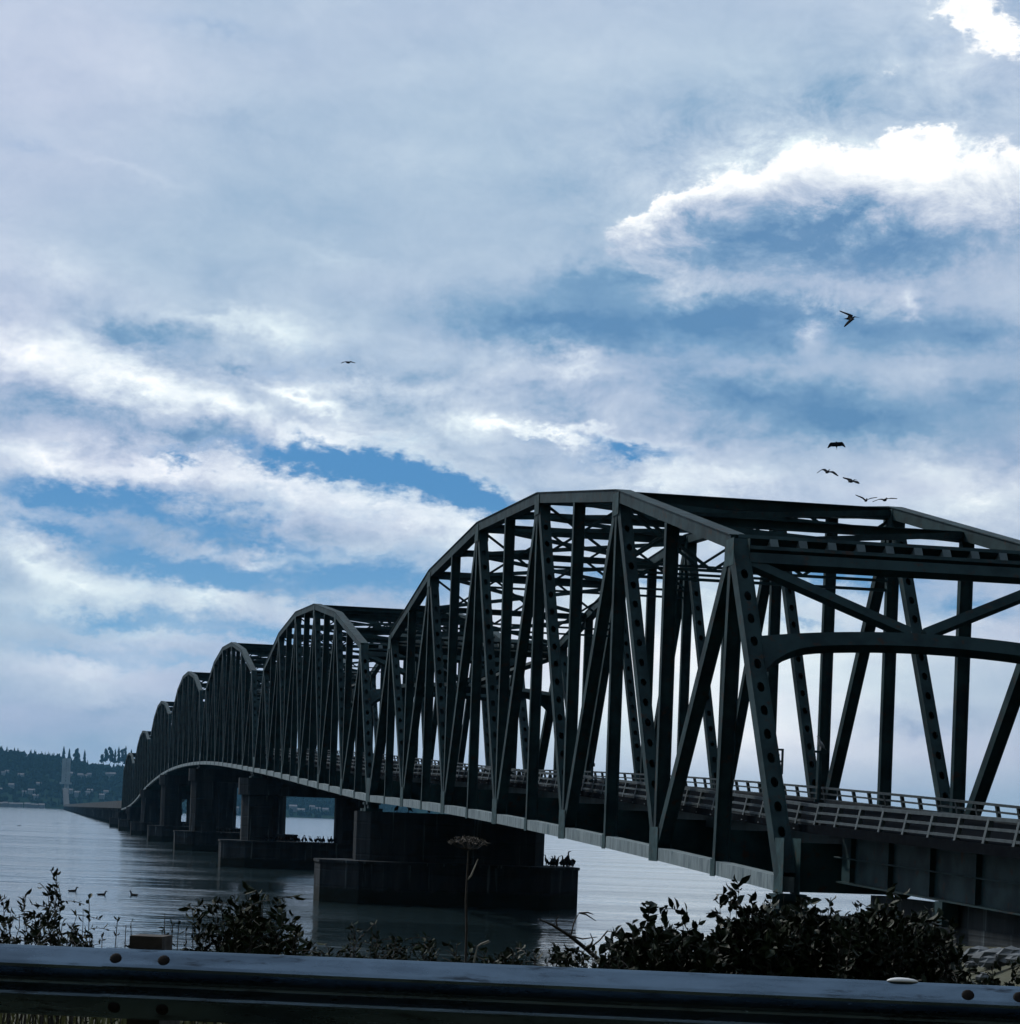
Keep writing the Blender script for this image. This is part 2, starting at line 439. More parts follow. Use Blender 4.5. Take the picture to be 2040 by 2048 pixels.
# ------------------------------------------------------------------ mesh helpers
class MB:
    def __init__(s):
        s.v, s.f = [], []

    def add(s, verts, faces):
        o = len(s.v)
        s.v += [tuple(p) for p in verts]
        s.f += [tuple(i + o for i in f) for f in faces]
        return s

    def beam(s, p0, p1, u, w, d):
        """box from p0 to p1, w wide along u, d deep along the third axis"""
        p0, p1 = Vector(p0), Vector(p1)
        a = (p1 - p0).normalized()
        u = (u - a * u.dot(a)).normalized()
        n = a.cross(u)
        V = []
        for p in (p0, p1):
            for (i, j) in ((-1, -1), (1, -1), (1, 1), (-1, 1)):
                V.append(p + u * (i * w / 2) + n * (j * d / 2))
        return s.add(V, [(3, 2, 1, 0), (4, 5, 6, 7), (0, 1, 5, 4), (1, 2, 6, 5), (2, 3, 7, 6), (3, 0, 4, 7)])

    def box(s, c, sx, sy, sz, ax=(1, 0, 0)):
        c = Vector(c)
        return s.beam(c - Vector((0, 0, sz / 2)), c + Vector((0, 0, sz / 2)), Vector(ax), sx, sy)

    def hbeam(s, p0, p1, u, w, d, t=0.035):
        p0, p1 = Vector(p0), Vector(p1)
        a = (p1 - p0).normalized()
        u = (u - a * u.dot(a)).normalized()
        for k_ in (-1, 1):
            s.beam(p0 + u * (k_ * w / 2), p1 + u * (k_ * w / 2), u, t, d)
        return s.beam(p0, p1, u, w - t * 1.02, t)

    def perf(s, p0, p1, u, w, d, pitch=0.95, ra=0.20, rb=0.125, t=0.035, both=False):
        """built-up box member: solid side plates, cover plates with a row of access holes"""
        p0, p1 = Vector(p0), Vector(p1)
        ln = (p1 - p0).length
        a = (p1 - p0).normalized()
        u = (u - a * u.dot(a)).normalized()
        n = a.cross(u)
        for k_ in (-1, 1):
            s.beam(p0 + u * (k_ * (w - t) / 2), p1 + u * (k_ * (w - t) / 2), u, t, d + 0.05)
        wi = w / 2 - t
        e = min(1.1, ln * 0.1)
        cells = max(1, int((ln - 2 * e) / pitch))
        cl_ = (ln - 2 * e) / cells
        for sd_ in (-1, 1):
            o = p0 + n * (sd_ * d / 2)
            for (t0, t1) in ((0, e), (ln - e, ln)):
                s.add([o + a * t0 - u * wi, o + a * t1 - u * wi, o + a * t1 + u * wi, o + a * t0 + u * wi], [(0, 1, 2, 3)])
            if not both and n.z * sd_ < 0:
                s.add([o + a * e - u * wi, o + a * (ln - e) - u * wi, o + a * (ln - e) + u * wi, o + a * e + u * wi], [(0, 1, 2, 3)])
                continue
            for i in range(cells):
                c = o + a * (e + (i + 0.5) * cl_)
                V = []
                for (x, y) in ((1, 0), (1, 1), (0, 1), (-1, 1), (-1, 0), (-1, -1), (0, -1), (1, -1)):
                    V.append(c + a * (x * cl_ / 2) + u * (y * wi))
                for j in range(8):
                    th = j * math.pi / 4
                    V.append(c + a * (math.cos(th) * ra) + u * (math.sin(th) * rb))
                for j in range(8):
                    V.append(V[8 + j] - n * (sd_ * 0.03))
                F = []
                for j in range(8):
                    k2 = (j + 1) % 8
                    F.append((j, k2, 8 + k2, 8 + j))
                    F.append((8 + j, 8 + k2, 16 + k2, 16 + j))
                s.add(V, F)
        return s

    def tube(s, pts, rad, sides=6, caps=True):
        pts = [Vector(p) for p in pts]
        if not hasattr(rad, '__len__'):
            rad = [rad] * len(pts)
        o = len(s.v)
        ref = Vector((0.31, 0.2, 0.93))
        for i, p in enumerate(pts):
            a = (pts[min(i + 1, len(pts) - 1)] - pts[max(i - 1, 0)]).normalized()
            u = a.cross(ref)
            if u.length < 0.05:
                u = a.cross(Vector((1, 0, 0)))
            u.normalize()
            n = a.cross(u)
            for j in range(sides):
                th = 2 * math.pi * j / sides
                s.v.append(tuple(p + (u * math.cos(th) + n * math.sin(th)) * rad[i]))
        for i in range(len(pts) - 1):
            for j in range(sides):
                k2 = (j + 1) % sides
                s.f.append((o + i * sides + j, o + i * sides + k2, o + (i + 1) * sides + k2, o + (i + 1) * sides + j))
        if caps:
            s.f.append(tuple(o + j for j in range(sides))[::-1])
            s.f.append(tuple(o + (len(pts) - 1) * sides + j for j in range(sides)))
        return s

    def prism(s, ring, z0, z1):
        """ring: list of (x, y) -> vertical prism"""
        n = len(ring)
        V = [(x, y, z0) for x, y in ring] + [(x, y, z1) for x, y in ring]
        F = [tuple(range(n))[::-1], tuple(range(n, 2 * n))]
        for i in range(n):
            k2 = (i + 1) % n
            F.append((i, k2, n + k2, n + i))
        return s.add(V, F)

    def mesh(s, name, origin=(0, 0, 0), smooth=False):
        me = bpy.data.meshes.new(name)
        ox, oy, oz = origin
        me.from_pydata([(x - ox, y - oy, z - oz) for x, y, z in s.v], [], s.f)
        if smooth:
            me.polygons.foreach_set('use_smooth', [True] * len(me.polygons))
        me.update()
        return me

    def build(s, name, mat, parent=None, smooth=False, origin=None):
        """one object; its own origin sits at its parent's place (or at `origin` when top-level)"""
        org = Vector(origin) if origin is not None else (WPOS.get(parent.name, Vector()) if parent else Vector())
        me = s.mesh(name, org, smooth)
        me.materials.append(mat)
        o = bpy.data.objects.new(name, me)
        col.objects.link(o)
        if parent:
            o.parent = parent
            o.location = org - WPOS.get(parent.name, Vector())
        else:
            o.location = org
        WPOS[o.name] = Vector(org)
        return o


WPOS = {}


def tag(o, label=None, cat=None, group=None, kind=None):
    if label:
        o['label'] = label
    if cat:
        o['category'] = cat
    if group:
        o['group'] = group
    if kind:
        o['kind'] = kind
    return o


def thing(name, loc, label, cat, group=None):
    o = bpy.data.objects.new(name, None)
    col.objects.link(o)
    o.location = loc
    o.empty_display_size = 0.5
    WPOS[o.name] = Vector(loc)
    return tag(o, label, cat, group)


rng = random.Random(7)
nrng = np.random.default_rng(5)

# ------------------------------------------------------------------ ground and river
def sstep(x, a_, b_):
    t_ = np.clip((x - a_) / (b_ - a_), 0, 1)
    return t_ * t_ * (3 - 2 * t_)


def ground_h(X, Y):
    X, Y = np.asarray(X, float), np.asarray(Y, float)
    left = 5.0 - 6.8 * sstep(Y, 17.5, 34)
    right = 5.0 - 1.5 * sstep(Y, 26, 62) - 5.4 * sstep(Y, 66, 90)
    mixr = sstep(X, 1.5, 9.0)
    z = left * (1 - mixr) + right * mixr
    # the wooded hill behind the road, unseen, raised steeply to block sky light
    z = z + 150 * sstep(-Y, 9, 150) + 8 * sstep(-Y, 9, 22)
    rough_ = 0.05 * np.sin(X * 1.7 + 2 * np.sin(Y * 0.9)) * np.sin(Y * 1.3 + X * 0.4)
    hill = sstep(-Y, 18, 60) * (5 * np.sin(X * 0.045 + 1.0) + 3 * np.sin(X * 0.11 + Y * 0.07))
    return z + rough_ * sstep(np.abs(Y - 5), 6, 8) + hill


xs = np.concatenate([np.linspace(-700, -60, 33)[:-1], np.linspace(-60, 60, 81)[:-1], np.linspace(60, 700, 33)])
ys = np.concatenate([np.linspace(-420, -40, 24)[:-1], np.linspace(-40, 100, 101)])
XX, YY = np.meshgrid(xs, ys)
ZZ = ground_h(XX, YY)
nx, ny = len(xs), len(ys)
gv = np.stack([XX.ravel(), YY.ravel(), ZZ.ravel()], 1)
gf = [(j * nx + i, j * nx + i + 1, (j + 1) * nx + i + 1, (j + 1) * nx + i) for j in range(ny - 1) for i in range(nx - 1)]
gm = MB()
gm.v = [tuple(p) for p in gv]
gm.f = gf
o = gm.build('ground', M['ground'], smooth=True)
tag(o, 'dark grassy shore bank and road verge', kind='structure')

RS = 13000.0
wm = MB()
ring = [RS * math.cos(i * math.tau / 96) for i in range(96)]
wm.v = [(0, 0, 0)] + [(RS * math.cos(i * math.tau / 96), RS * math.sin(i * math.tau / 96), 0) for i in range(96)]
wm.f = [(0, 1 + i, 1 + (i + 1) % 96) for i in range(96)]
o = wm.build('water', M['water'])
tag(o, 'wide rippled grey river', kind='structure')

rd = MB()
rd.add([(-400, -8.0, 5.012), (400, -8.0, 5.012), (400, 8.6, 5.012), (-400, 8.6, 5.012)], [(0, 1, 2, 3)])
tag(rd.build('road', M['deck']), 'asphalt road in front of the guardrail', kind='structure')

# ------------------------------------------------------------------ bridge frame of reference
YAW = math.atan((97.76 - 1020.0) / FPX)
BS = Vector((math.sin(YAW), math.cos(YAW), 0))      # along the bridge, away from the shore
BL = Vector((math.cos(YAW), -math.sin(YAW), 0))     # across it, to the right
UP = Vector((0, 0, 1))
LT, WT, S0, PAN = 23.8345, 12.3176, 76.4885, 8.89
SPAN = 12 * PAN
PIERZ = [4.67, 7.83, 11.49, 14.15, 14.44, 12.15, 7.9, 6.05]


def Bp(s, l, z):
    v = BS * s + BL * l
    return Vector((v.x, v.y, z))


def zb(s):
    """height of the bottom chord above the river"""
    d = s - S0
    if d < 0:
        return PIERZ[0] + 0.026 * d
    if d <= SPAN:
        return 4.667 + 0.0427576 * d - 0.000123415 * d * d
    t_ = d / SPAN
    i = min(int(t_), 6)
    u = t_ - i
    P_ = PIERZ
    p0, p1, p2, p3 = P_[max(i - 1, 0)], P_[i], P_[i + 1], P_[min(i + 2, 7)]
    return 0.5 * (2 * p1 + (p2 - p0) * u + (2 * p0 - 5 * p1 + 4 * p2 - p3) * u * u + (3 * p1 - p0 - 3 * p2 + p3) * u ** 3)


HU = {1: 11.69, 3: 14.94, 5: 16.44, 7: 16.44, 9: 14.94, 11: 11.69}
DECK = 1.95


def hu(j):
    """height of the top chord above the bottom chord at panel point j (1..11)"""
    if j in HU:
        return HU[j]
    return 0.5 * (HU[j - 1] + HU[j + 1])


ORD = ['nearest', 'second', 'third', 'fourth', 'fifth', 'sixth', 'seventh and farthest']


def railing(parent, sfun, s_a, s_b, l, lean, near, zdeck):
    """three rails on leaning posts; posts are single pieces where the photo shows them"""
    n = max(2, int(round((s_b - s_a) / 2.1)))
    ss = [s_a + (s_b - s_a) * i / n for i in range(n + 1)]
    r0 = MB()
    holder = None
    for kx, (h_, tk) in enumerate(((0.66, 0.10), (0.39, 0.075), (0.12, 0.075))):
        mb = MB()
        step = 3
        for i in range(0, n, step):
            a_, b_ = ss[i], ss[min(i + step, n)]
            off = lean * h_
            mb.beam(Bp(a_, l + off, zdeck(a_) + h_), Bp(b_, l + off, zdeck(b_) + h_), BL, tk + 0.04, tk)
        if holder is None:
            holder = mb.build('railing', M['rail'], parent)
        else:
            mb.build('rail', M['rail'], holder)
    allp = MB()
    for i, s_ in enumerate(ss):
        p0, p1 = Bp(s_, l - lean * 0.2, zdeck(s_) - 0.2), Bp(s_, l + lean * 0.68, zdeck(s_) + 0.68)
        if near:
            MB().beam(p0, p1, BL, 0.13, 0.16).build('post', M['rail'], holder)
        else:
            allp.beam(p0, p1, BL, 0.13, 0.16)
    if not near:
        tag(allp.build('posts', M['rail'], holder), kind='stuff')
    return holder


def make_span(k):
    s0 = S0 + k * SPAN
    near = k == 0
    sl = lambda j: s0 + j * PAN + (0.75 if j == 0 else 0.0) + (-0.25 if j == 12 else 0.0)
    su = lambda j: s0 + j * PAN + (-0.75 if j == 1 else 0.0)
    base = Bp(s0 + SPAN / 2, LT + WT / 2, zb(s0 + SPAN / 2) - 0.3)
    lab = {0: 'nearest steel through truss span, its open portal facing the shore',
           6: 'farthest of the seven truss spans, smallest in view, next to the low viaduct'}.get(
        k, '%s steel truss span counting out from the shore' % ORD[k])
    T = thing('truss_span', base, lab, 'bridge span', 'seven truss spans of the bridge')
    S, C = M['steel'], M['chord']
    UPT = {}
    for side, l in ((0, LT), (1, LT + WT)):
        lo = {j: Bp(sl(j), l, zb(sl(j))) for j in range(13)}
        up = {j: Bp(su(j), l, zb(su(j)) + hu(j)) for j in range(1, 12)}
        UPT[side] = up
        out = -1 if side == 0 else 1
        # chords
        for j in range(12):
            MB().beam(lo[j], lo[j + 1], BL, 0.52, 0.50).build('bottom_chord', C, T)
        for j in range(1, 11, 2):
            mb = MB().beam(up[j], up[j + 2], BL, 0.54, 0.50)
            a_ = (up[j + 2] - up[j]).normalized()
            n_ = a_.cross(BL)
            n_ = n_ if n_.z > 0 else -n_
            mb.beam(up[j] + n_ * 0.27, up[j + 2] + n_ * 0.27, BL, 0.66, 0.035)
            mb.build('top_chord', S, T)
        # end posts with access holes
        for (a_, b_) in ((0, 1), (12, 11)):
            MB().perf(lo[a_] + (up[b_] - lo[a_]).normalized() * 0.3, up[b_], BL, 0.60, 0.50, 0.95, 0.22, 0.135).build('end_post', S, T)
        # web: verticals and perforated diagonals
        for j in range(1, 12):
            MB().hbeam(lo[j] + UP * 0.25, up[j] - UP * 0.2, BL, 0.50, 0.34).build('vertical', S, T)
        for j in range(1, 12, 2):
            for jj in (j - 1, j + 1):
                if jj in (0, 12):
                    continue
                a_ = (up[j] - lo[jj]).normalized()
                MB().perf(lo[jj] + a_ * 0.5, up[j] - a_ * 0.3, BL, 0.50, 0.42).build('diagonal', S, T)
        # gusset plates, proud of the members
        for j in range(13):
            main = j % 2 == 0
            w_, h_ = (1.35, 1.35) if main else (0.62, 0.62)
            ww = w_ * (0.75 if j in (0, 12) else 1)
            hh = h_ * (1.35 if j in (0, 12) else 1)
            for o_ in (-1, 1):
                c = lo[j] + BL * (o_ * 0.285) + UP * (hh * 0.5 - 0.30)
                mb = MB().beam(c - UP * hh / 2, c + UP * hh / 2, BL, 0.025, ww)
                mb.build('gusset_plate', M['plate'], T)
        for j in range(1, 12, 2):
            for o_ in (-1, 1):
                c = up[j] + BL * (o_ * 0.295) - UP * 0.30
                MB().beam(c - UP * 0.55, c + UP * 0.42, BL, 0.025, 1.15).build('gusset_plate', M['plate'], T)
    A, B_ = UPT[0], UPT[1]
    # top struts, sway frames and lateral bracing
    for j in range(1, 12):
        if j in (1, 11):
            continue
        d_ = 0.34 if j % 2 == 0 else 0.46
        MB().hbeam(A[j] - UP * 0.05, B_[j] - UP * 0.05, UP, d_, 0.34).build('top_strut', S, T)
        if j % 2:
            drop = 3.0
            for q_ in (0, 0.42):
                MB().beam(A[j] - UP * (drop + q_), B_[j] - UP * (drop + q_), UP, 0.12, 0.16).build('sway_strut', S, T)
            for b3 in range(3):
                x0, x1 = b3 / 3, (b3 + 1) / 3
                P00, P10 = A[j].lerp(B_[j], x0), A[j].lerp(B_[j], x1)
                MB().beam(P00 - UP * 0.2, P10 - UP * drop, UP, 0.13, 0.10).build('sway_brace', S, T)
                MB().beam(P00 - UP * drop + BS * 0.12, P10 - UP * 0.2 + BS * 0.12, UP, 0.13, 0.10).build('sway_brace', S, T)
    for j in range(1, 11):
        MB().beam(A[j] + UP * 0.03, B_[j + 1] + UP * 0.03, UP, 0.22, 0.20).build('lateral_brace', S, T)
        MB().beam(B_[j] - UP * 0.21, A[j + 1] - UP * 0.21, UP, 0.22, 0.20).build('lateral_brace', S, T)
    # portals in the plane of the end posts
    for (je, ju) in ((0, 1), (12, 11)):
        s_lo = sl(je)
        pl = {i: Bp(s_lo, l, zb(s_lo)) for i, l in ((0, LT), (1, LT + WT))}
        pu = {0: A[ju], 1: B_[ju]}
        ax = (pl[0] - pu[0]).normalized()            # down the end post
        nrm = ax.cross(BL).normalized()
        fr = lambda x, dn: pu[0].lerp(pu[1], x) + ax * dn
        pt_ = MB()
        for dn, tk in ((-0.14, 0.16), (0.34, 0.16)):
            pt_.beam(fr(0, dn), fr(1, dn), ax, tk, 0.44)
        pt_.beam(fr(0, 0.78), fr(1, 0.78), ax, 0.44, 0.40)
        portal = pt_.build('portal', S, T)
        nb = 10
        for i in range(nb):
            x = 0.06 + (i + 0.5) / nb * 0.88
            MB().beam(fr(x, -0.06) - nrm * 0.0, fr(x, 0.27), BL, 0.30, 0.46).build('batten_plate', M['batten'], portal)
        MB().beam(fr(0.03, 0.95), fr(0.478, 3.66), ax, 0.36, 0.34).build('portal_brace', S, portal)
        MB().beam(fr(0.97, 0.95), fr(0.522, 3.66), ax, 0.36, 0.34).build('portal_brace', S, portal)
        # arched lower strut: flat on top, curved knees underneath
        N_ = 28
        ar = MB()
        V, F = [], []
        for i in range(N_ + 1):
            x = 0.02 + 0.96 * i / N_
            e_ = abs(2 * x - 1)
            dt = 3.78 + 0.50 * e_ ** 2
            db = 4.34 + 0.52 * e_ ** 2 + 1.15 * max(0, (e_ - 0.55) / 0.45) ** 3.0
            for dn, w_ in ((dt, 0.24), (db, 0.24)):
                for sg in (-1, 1):
                    V.append(fr(x, dn) + nrm * sg * w_)
        for i in range(N_):
            a0, b0 = i * 4, (i + 1) * 4
            F += [(a0, a0 + 1, b0 + 1, b0), (a0 + 2, b0 + 2, b0 + 3, a0 + 3), (a0, b0, b0 + 2, a0 + 2), (a0 + 1, a0 + 3, b0 + 3, b0 + 1)]
        F += [(0, 2, 3, 1), (N_ * 4, N_ * 4 + 1, N_ * 4 + 3, N_ * 4 + 2)]
        ar.add(V, F)
        ar.build('arched_strut', S, portal)
    # floor: beams, stringers, slab, kerbs
    zd = lambda s_: zb(s_) + DECK
    for j in range(13):
        s_ = sl(j)
        MB().beam(Bp(s_, LT + 0.3, zb(s_) + 0.58), Bp(s_, LT + WT - 0.3, zb(s_) + 0.58), UP, 1.62, 0.30).build('floor_beam', S, T)
    NS = 16
    for i in range(7):
        l = LT + 1.9 + (WT - 3.8) * i / 6
        mb = MB()
        for q_ in range(NS):
            a_, b_ = s0 + SPAN * q_ / NS, s0 + SPAN * (q_ + 1) / NS
            mb.beam(Bp(a_, l, zd(a_) - 0.53), Bp(b_, l, zd(b_) - 0.53), BL, 0.24, 0.55)
        mb.build('stringer', S, T)
    slab = MB()
    for q_ in range(NS):
        a_, b_ = s0 + SPAN * q_ / NS, s0 + SPAN * (q_ + 1) / NS
        slab.beam(Bp(a_, LT + WT / 2, zd(a_) - 0.12), Bp(b_, LT + WT / 2, zd(b_) - 0.12), BL, WT - 1.5, 0.24)
    deck = slab.build('deck', M['deck'], T)
    for l in (LT + 0.95, LT + WT - 0.95):
        kb = MB()
        for q_ in range(NS):
            a_, b_ = s0 + SPAN * q_ / NS, s0 + SPAN * (q_ + 1) / NS
            kb.beam(Bp(a_, l, zd(a_) + 0.06), Bp(b_, l, zd(b_) + 0.06), BL, 0.22, 0.12)
        kb.build('kerb', M['pier'], deck)
    railing(T, None, s0 + 0.5, s0 + SPAN - 0.5, LT + 0.85, 0.22, near, zd)
    railing(T, None, s0 + 0.5, s0 + SPAN - 0.5, LT + WT - 0.85, -0.22, near, zd)
    return T


for k_ in range(7):
    make_span(k_)

# ------------------------------------------------------------------ piers
CAIS = 2.95


def ring_bl(s, l0, l1, hs, nose):
    """plan of a pier body: straight sides, blunt pointed noses"""
    pts = []
    for (ds, l) in ((-hs, l0 + nose), (-hs, l1 - nose), (-hs * 0.45, l1), (hs * 0.45, l1), (hs, l1 - nose), (hs, l0 + nose), (hs * 0.45, l0), (-hs * 0.45, l0)):
        v = Bp(s + ds, l, 0)
        pts.append((v.x, v.y))
    return pts[::-1]


def make_pier(k):
    s = S0 + k * SPAN
    ztop = zb(s) - 0.25 - 0.72
    base = Bp(s, LT + WT / 2, 0)
    lab = {0: 'concrete shore pier under the near end of the first truss span',
           1: 'massive dark wall pier under the first truss joint, nearest one in the water',
           7: 'farthest concrete pier, where truss spans meet the viaduct'}.get(k, '%s concrete pier in the water counting out from the shore, two columns on a caisson' % ORD[k - 1])
    T = thing('bridge_pier', base, lab, 'bridge pier', 'concrete piers of the bridge')
    P_ = M['pier']
    if k > 0:
        cs = MB().prism(ring_bl(s, 19.9, 39.5, 4.4, 2.6), -2.5, CAIS).build('caisson', P_, T)
        # a pale weathered coping course
        MB().prism(ring_bl(s, 19.8, 39.6, 4.5, 2.6), CAIS + 0.005, CAIS + 0.22).build('coping', P_, cs)
    z0 = CAIS + 0.225 if k > 0 else 0.5
    if k in (0, 1):
        if k == 0:
            MB().prism(ring_bl(s + 0.6, 22.9, 37.4, 1.2, 0.6), z0, ztop).build('pier_wall', P_, T)
        else:
            MB().prism(ring_bl(s + 0.4, 22.7, 37.1, 2.0, 0.9), z0, ztop).build('pier_wall', P_, T)
    else:
        for (a_, b_) in ((22.3, 26.5), (33.4, 37.6)):
            MB().prism(ring_bl(s, a_, b_, 2.1, 0.7), z0, ztop - 2.0).build('column', P_, T)
        MB().prism(ring_bl(s, 21.9, 38.0, 2.3, 0.9), ztop - 1.995, ztop).build('cap_beam', P_, T)
    for l in (LT, LT + WT):
        for ds in ((-0.9, 0.9) if 0 < k < 7 else ((0.6,) if k == 0 else (-0.6,))):
            mb = MB()
            c = Bp(s + ds, l, 0)
            for (z_a, z_b, w_) in ((ztop + 0.003, ztop + 0.22, 1.3), (ztop + 0.22, ztop + 0.5, 0.8), (ztop + 0.5, ztop + 0.70, 1.0)):
                mb.beam(Vector((c.x, c.y, z_a)), Vector((c.x, c.y, z_b)), BL, w_, w_)
            mb.build('bearing', M['steel'], T)
    return T, ztop


PTOP = {}
for k_ in range(8):
    _, PTOP[k_] = make_pier(k_)

# ------------------------------------------------------------------ approach span and abutment at the shore end
ap = thing('approach_span', Bp(62, LT + WT / 2, 4.0), 'dark girder approach span leading from the shore to the trusses', 'bridge span')
zda = lambda s_: zb(s_) + DECK + 0.08
s_a, s_b = 28.0, S0 - 0.4
MB().beam(Bp(s_a, LT + WT / 2, zda(s_a) - 0.14), Bp(s_b, LT + WT / 2, zda(s_b) - 0.14), BL, WT - 0.6, 0.28).build('deck', M['deck'], ap)
for i in range(5):
    l = LT + 1.5 + (WT - 3.0) * i / 4
    gd = MB()
    gd.beam(Bp(s_a, l, zda(s_a) - 1.05), Bp(s_b, l, zda(s_b) - 1.05), BL, 0.03, 1.50)
    gd.beam(Bp(s_a, l, zda(s_a) - 1.82), Bp(s_b, l, zda(s_b) - 1.82), BL, 0.42, 0.05)
    gd.beam(Bp(s_a, l, zda(s_a) - 0.315), Bp(s_b, l, zda(s_b) - 0.315), BL, 0.42, 0.05)
    gi = gd.build('girder', M['steel'], ap)
    if i == 0:
        for q_ in range(9):
            s_ = 46 + q_ * 3.6
            MB().beam(Bp(s_, l - 0.10, zda(s_) - 1.78), Bp(s_, l - 0.10, zda(s_) - 0.36), BL, 0.16, 0.03).build('stiffener', M['steel'], gi)
MB().tube([Bp(s_a, LT + 1.22, zda(s_a) - 1.02), Bp(s_b, LT + 1.22, zda(s_b) - 1.02)], 0.028, 8).build('conduit', M['steel'], ap)
railing(ap, None, 30.0, s_b - 0.3, LT + 0.45, 0.22, True, zda)
railing(ap, None, 30.0, s_b - 0.3, LT + WT - 0.45, -0.22, True, zda)

ab = thing('abutment', Bp(55, LT + WT / 2, 2.0), 'shaded concrete abutment wall under the approach span', 'abutment')
MB().prism(ring_bl(51.0, LT + 1.8, LT + WT - 1.0, 23.4, 0.02), 0.5, 3.87).build('wall', M['pier'], ab)
for i in range(5):
    l = LT + 1.5 + (WT - 3.0) * i / 4
    c = Bp(66.6, l, 0)
    MB().beam(Vector((c.x, c.y, 3.872)), Vector((c.x, c.y, zda(66.6) - 1.85)), BL, 0.5, 0.6).build('bearing', M['steel'], ab)
MB().beam(Bp(40, LT + 2.05, 3.875 + 0.20), Bp(74.2, LT + 2.05, 3.875 + 0.33), BL, 0.4, 0.62).build('backwall', M['pier'], ab)

# ------------------------------------------------------------------ low viaduct and the distant main span
sv0 = S0 + 7 * SPAN
vd = thing('viaduct', Bp(sv0 + 400, LT + WT / 2, 0), 'long low concrete viaduct running on towards the far shore', 'viaduct')
zv = lambda s_: 8.4 if s_ < 4300 else 8.4 + 34 * float(sstep(s_, 4300, 5000))
mb = MB()
pr = MB()
st = [sv0 + 0.3 + i * 60 for i in range(70)]
for a_, b_ in zip(st[:-1], st[1:]):
    mb.beam(Bp(a_, LT + WT / 2, zv(a_) - 1.1), Bp(b_, LT + WT / 2, zv(b_) - 1.1), BL, 10.6, 1.8)
    for l in (LT + WT / 2 - 5.2, LT + WT / 2 + 5.2):
        pr.beam(Bp(a_, l, zv(a_) + 0.25), Bp(b_, l, zv(b_) + 0.25), BL, 0.25, 0.85)
vdk = mb.build('deck', M['concrete'], vd)
pr.build('parapet', M['concrete'], vdk)
for i in range(150):
    s_ = sv0 + 9 + i * 24.4
    bt = MB()
    for l in (LT + 2.0, LT + WT - 2.0):
        bt.prism(ring_bl(s_, l - 0.6, l + 0.6, 0.6, 0.25), -2, zv(s_) - 3.0)
    bt.prism(ring_bl(s_, LT + 0.8, LT + WT - 0.8, 0.8, 0.2), zv(s_) - 2.995, zv(s_) - 2.01)
    bt.build('bent', M['pier'], vd)

tw = thing('main_span_tower', Bp(5020, LT + WT / 2, 0), 'tall pale distant truss tower rising before the wooded hill', 'bridge tower')
lc = LT + WT / 2 + 3.0
lg = MB()
for o_ in (-1, 1):
    lg.prism(ring_bl(5020, lc + o_ * 2.4 - 2.2, lc + o_ * 2.4 + 2.2, 3, 0.4), -2, 52)
lg.build('pier', M['tower'], tw)
for o_ in (-1, 1):
    MB().beam(Bp(5020, lc - 2 + o_ * 4.6, 52.1), Bp(5020, lc - 2 + o_ * 4.3, 102), BL, 8.0, 5).build('post', M['tower'], tw)
for i in range(5):
    z_ = 55 + i * 11.8
    MB().beam(Bp(5019, lc - 8, z_), Bp(5019, lc + 4, z_), UP, 2.2, 3.0).build('strut', M['tower'], tw)
    if i < 4:
        MB().beam(Bp(5023, lc - 8, z_), Bp(5023, lc + 4, z_ + 12), UP, 1.8, 1.5).build('brace', M['tower'], tw)
        MB().beam(Bp(5025, lc + 4, z_), Bp(5025, lc - 8, z_ + 12), UP, 1.8, 1.5).build('brace', M['tower'], tw)
MB().beam(Bp(5018, lc - 14, 52.6), Bp(5018, lc + 10, 52.6), UP, 4, 6).build('bearing_deck', M['tower'], tw)

# ------------------------------------------------------------------ far shore
FD = 5600.0


def far_h(x):
    """ridge height of the far shore over its lateral place in the photo (pixel column)"""
    px = [-4000, -900, -200, 0, 60, 120, 200, 250, 300, 380, 500, 700, 1000, 1500, 2100, 3500, 6000]
    hh = [80, 150, 142, 136, 128, 125, 122, 126, 122, 108, 96, 76, 52, 38, 34, 55, 70]
    return float(np.interp(x, px, hh))


far = MB()
cols_ = np.linspace(-9000, 9000, 241)
rows_ = np.linspace(0, 1, 17)
for v_ in rows_:
    for x in cols_:
        px = 1020 + x / FD * FPX
        hgt = far_h(px)
        prof = (v_ ** 0.8) if v_ < 0.75 else (0.75 ** 0.8 + 0.205 * math.sin((v_ - 0.75) / 0.25 * math.pi / 2))
        z = -1 + 1.0 * (hgt - 10) * prof * (1 + 0.10 * math.sin(x * 0.006 + v_ * 4) * v_)
        yy = FD + 900 * v_ + 60 * math.sin(x * 0.0021) + 40 * math.sin(x * 0.007)
        far.v.append((x, yy - (abs(x) / 9000) ** 2 * 2500, z))
nc = len(cols_)
far.f = [(j * nc + i, j * nc + i + 1, (j + 1) * nc + i + 1, (j + 1) * nc + i) for j in range(16) for i in range(nc - 1)]
back = len(far.v)
for i, x in enumerate(cols_):
    far.v.append((x, 7800 - (abs(x) / 9000) ** 2 * 2500, -2))
far.f += [(16 * nc + i, 16 * nc + i + 1, back + i + 1, back + i) for i in range(nc - 1)]
o = far.build('far_hills', M['forest'], smooth=True)
tag(o, 'blue hazy wooded hills across the river', kind='structure')


def far_pt(x, v_):
    px = 1020 + x / FD * FPX
    hgt = far_h(px)
    prof = (v_ ** 0.8) if v_ < 0.75 else (0.75 ** 0.8 + 0.205 * math.sin((v_ - 0.75) / 0.25 * math.pi / 2))
    z = -1 + (hgt - 10) * prof * (1 + 0.10 * math.sin(x * 0.006 + v_ * 4) * v_)
    yy = FD + 900 * v_ + 60 * math.sin(x * 0.0021) + 40 * math.sin(x * 0.007) - (abs(x) / 9000) ** 2 * 2500
    return Vector((x, yy, z))


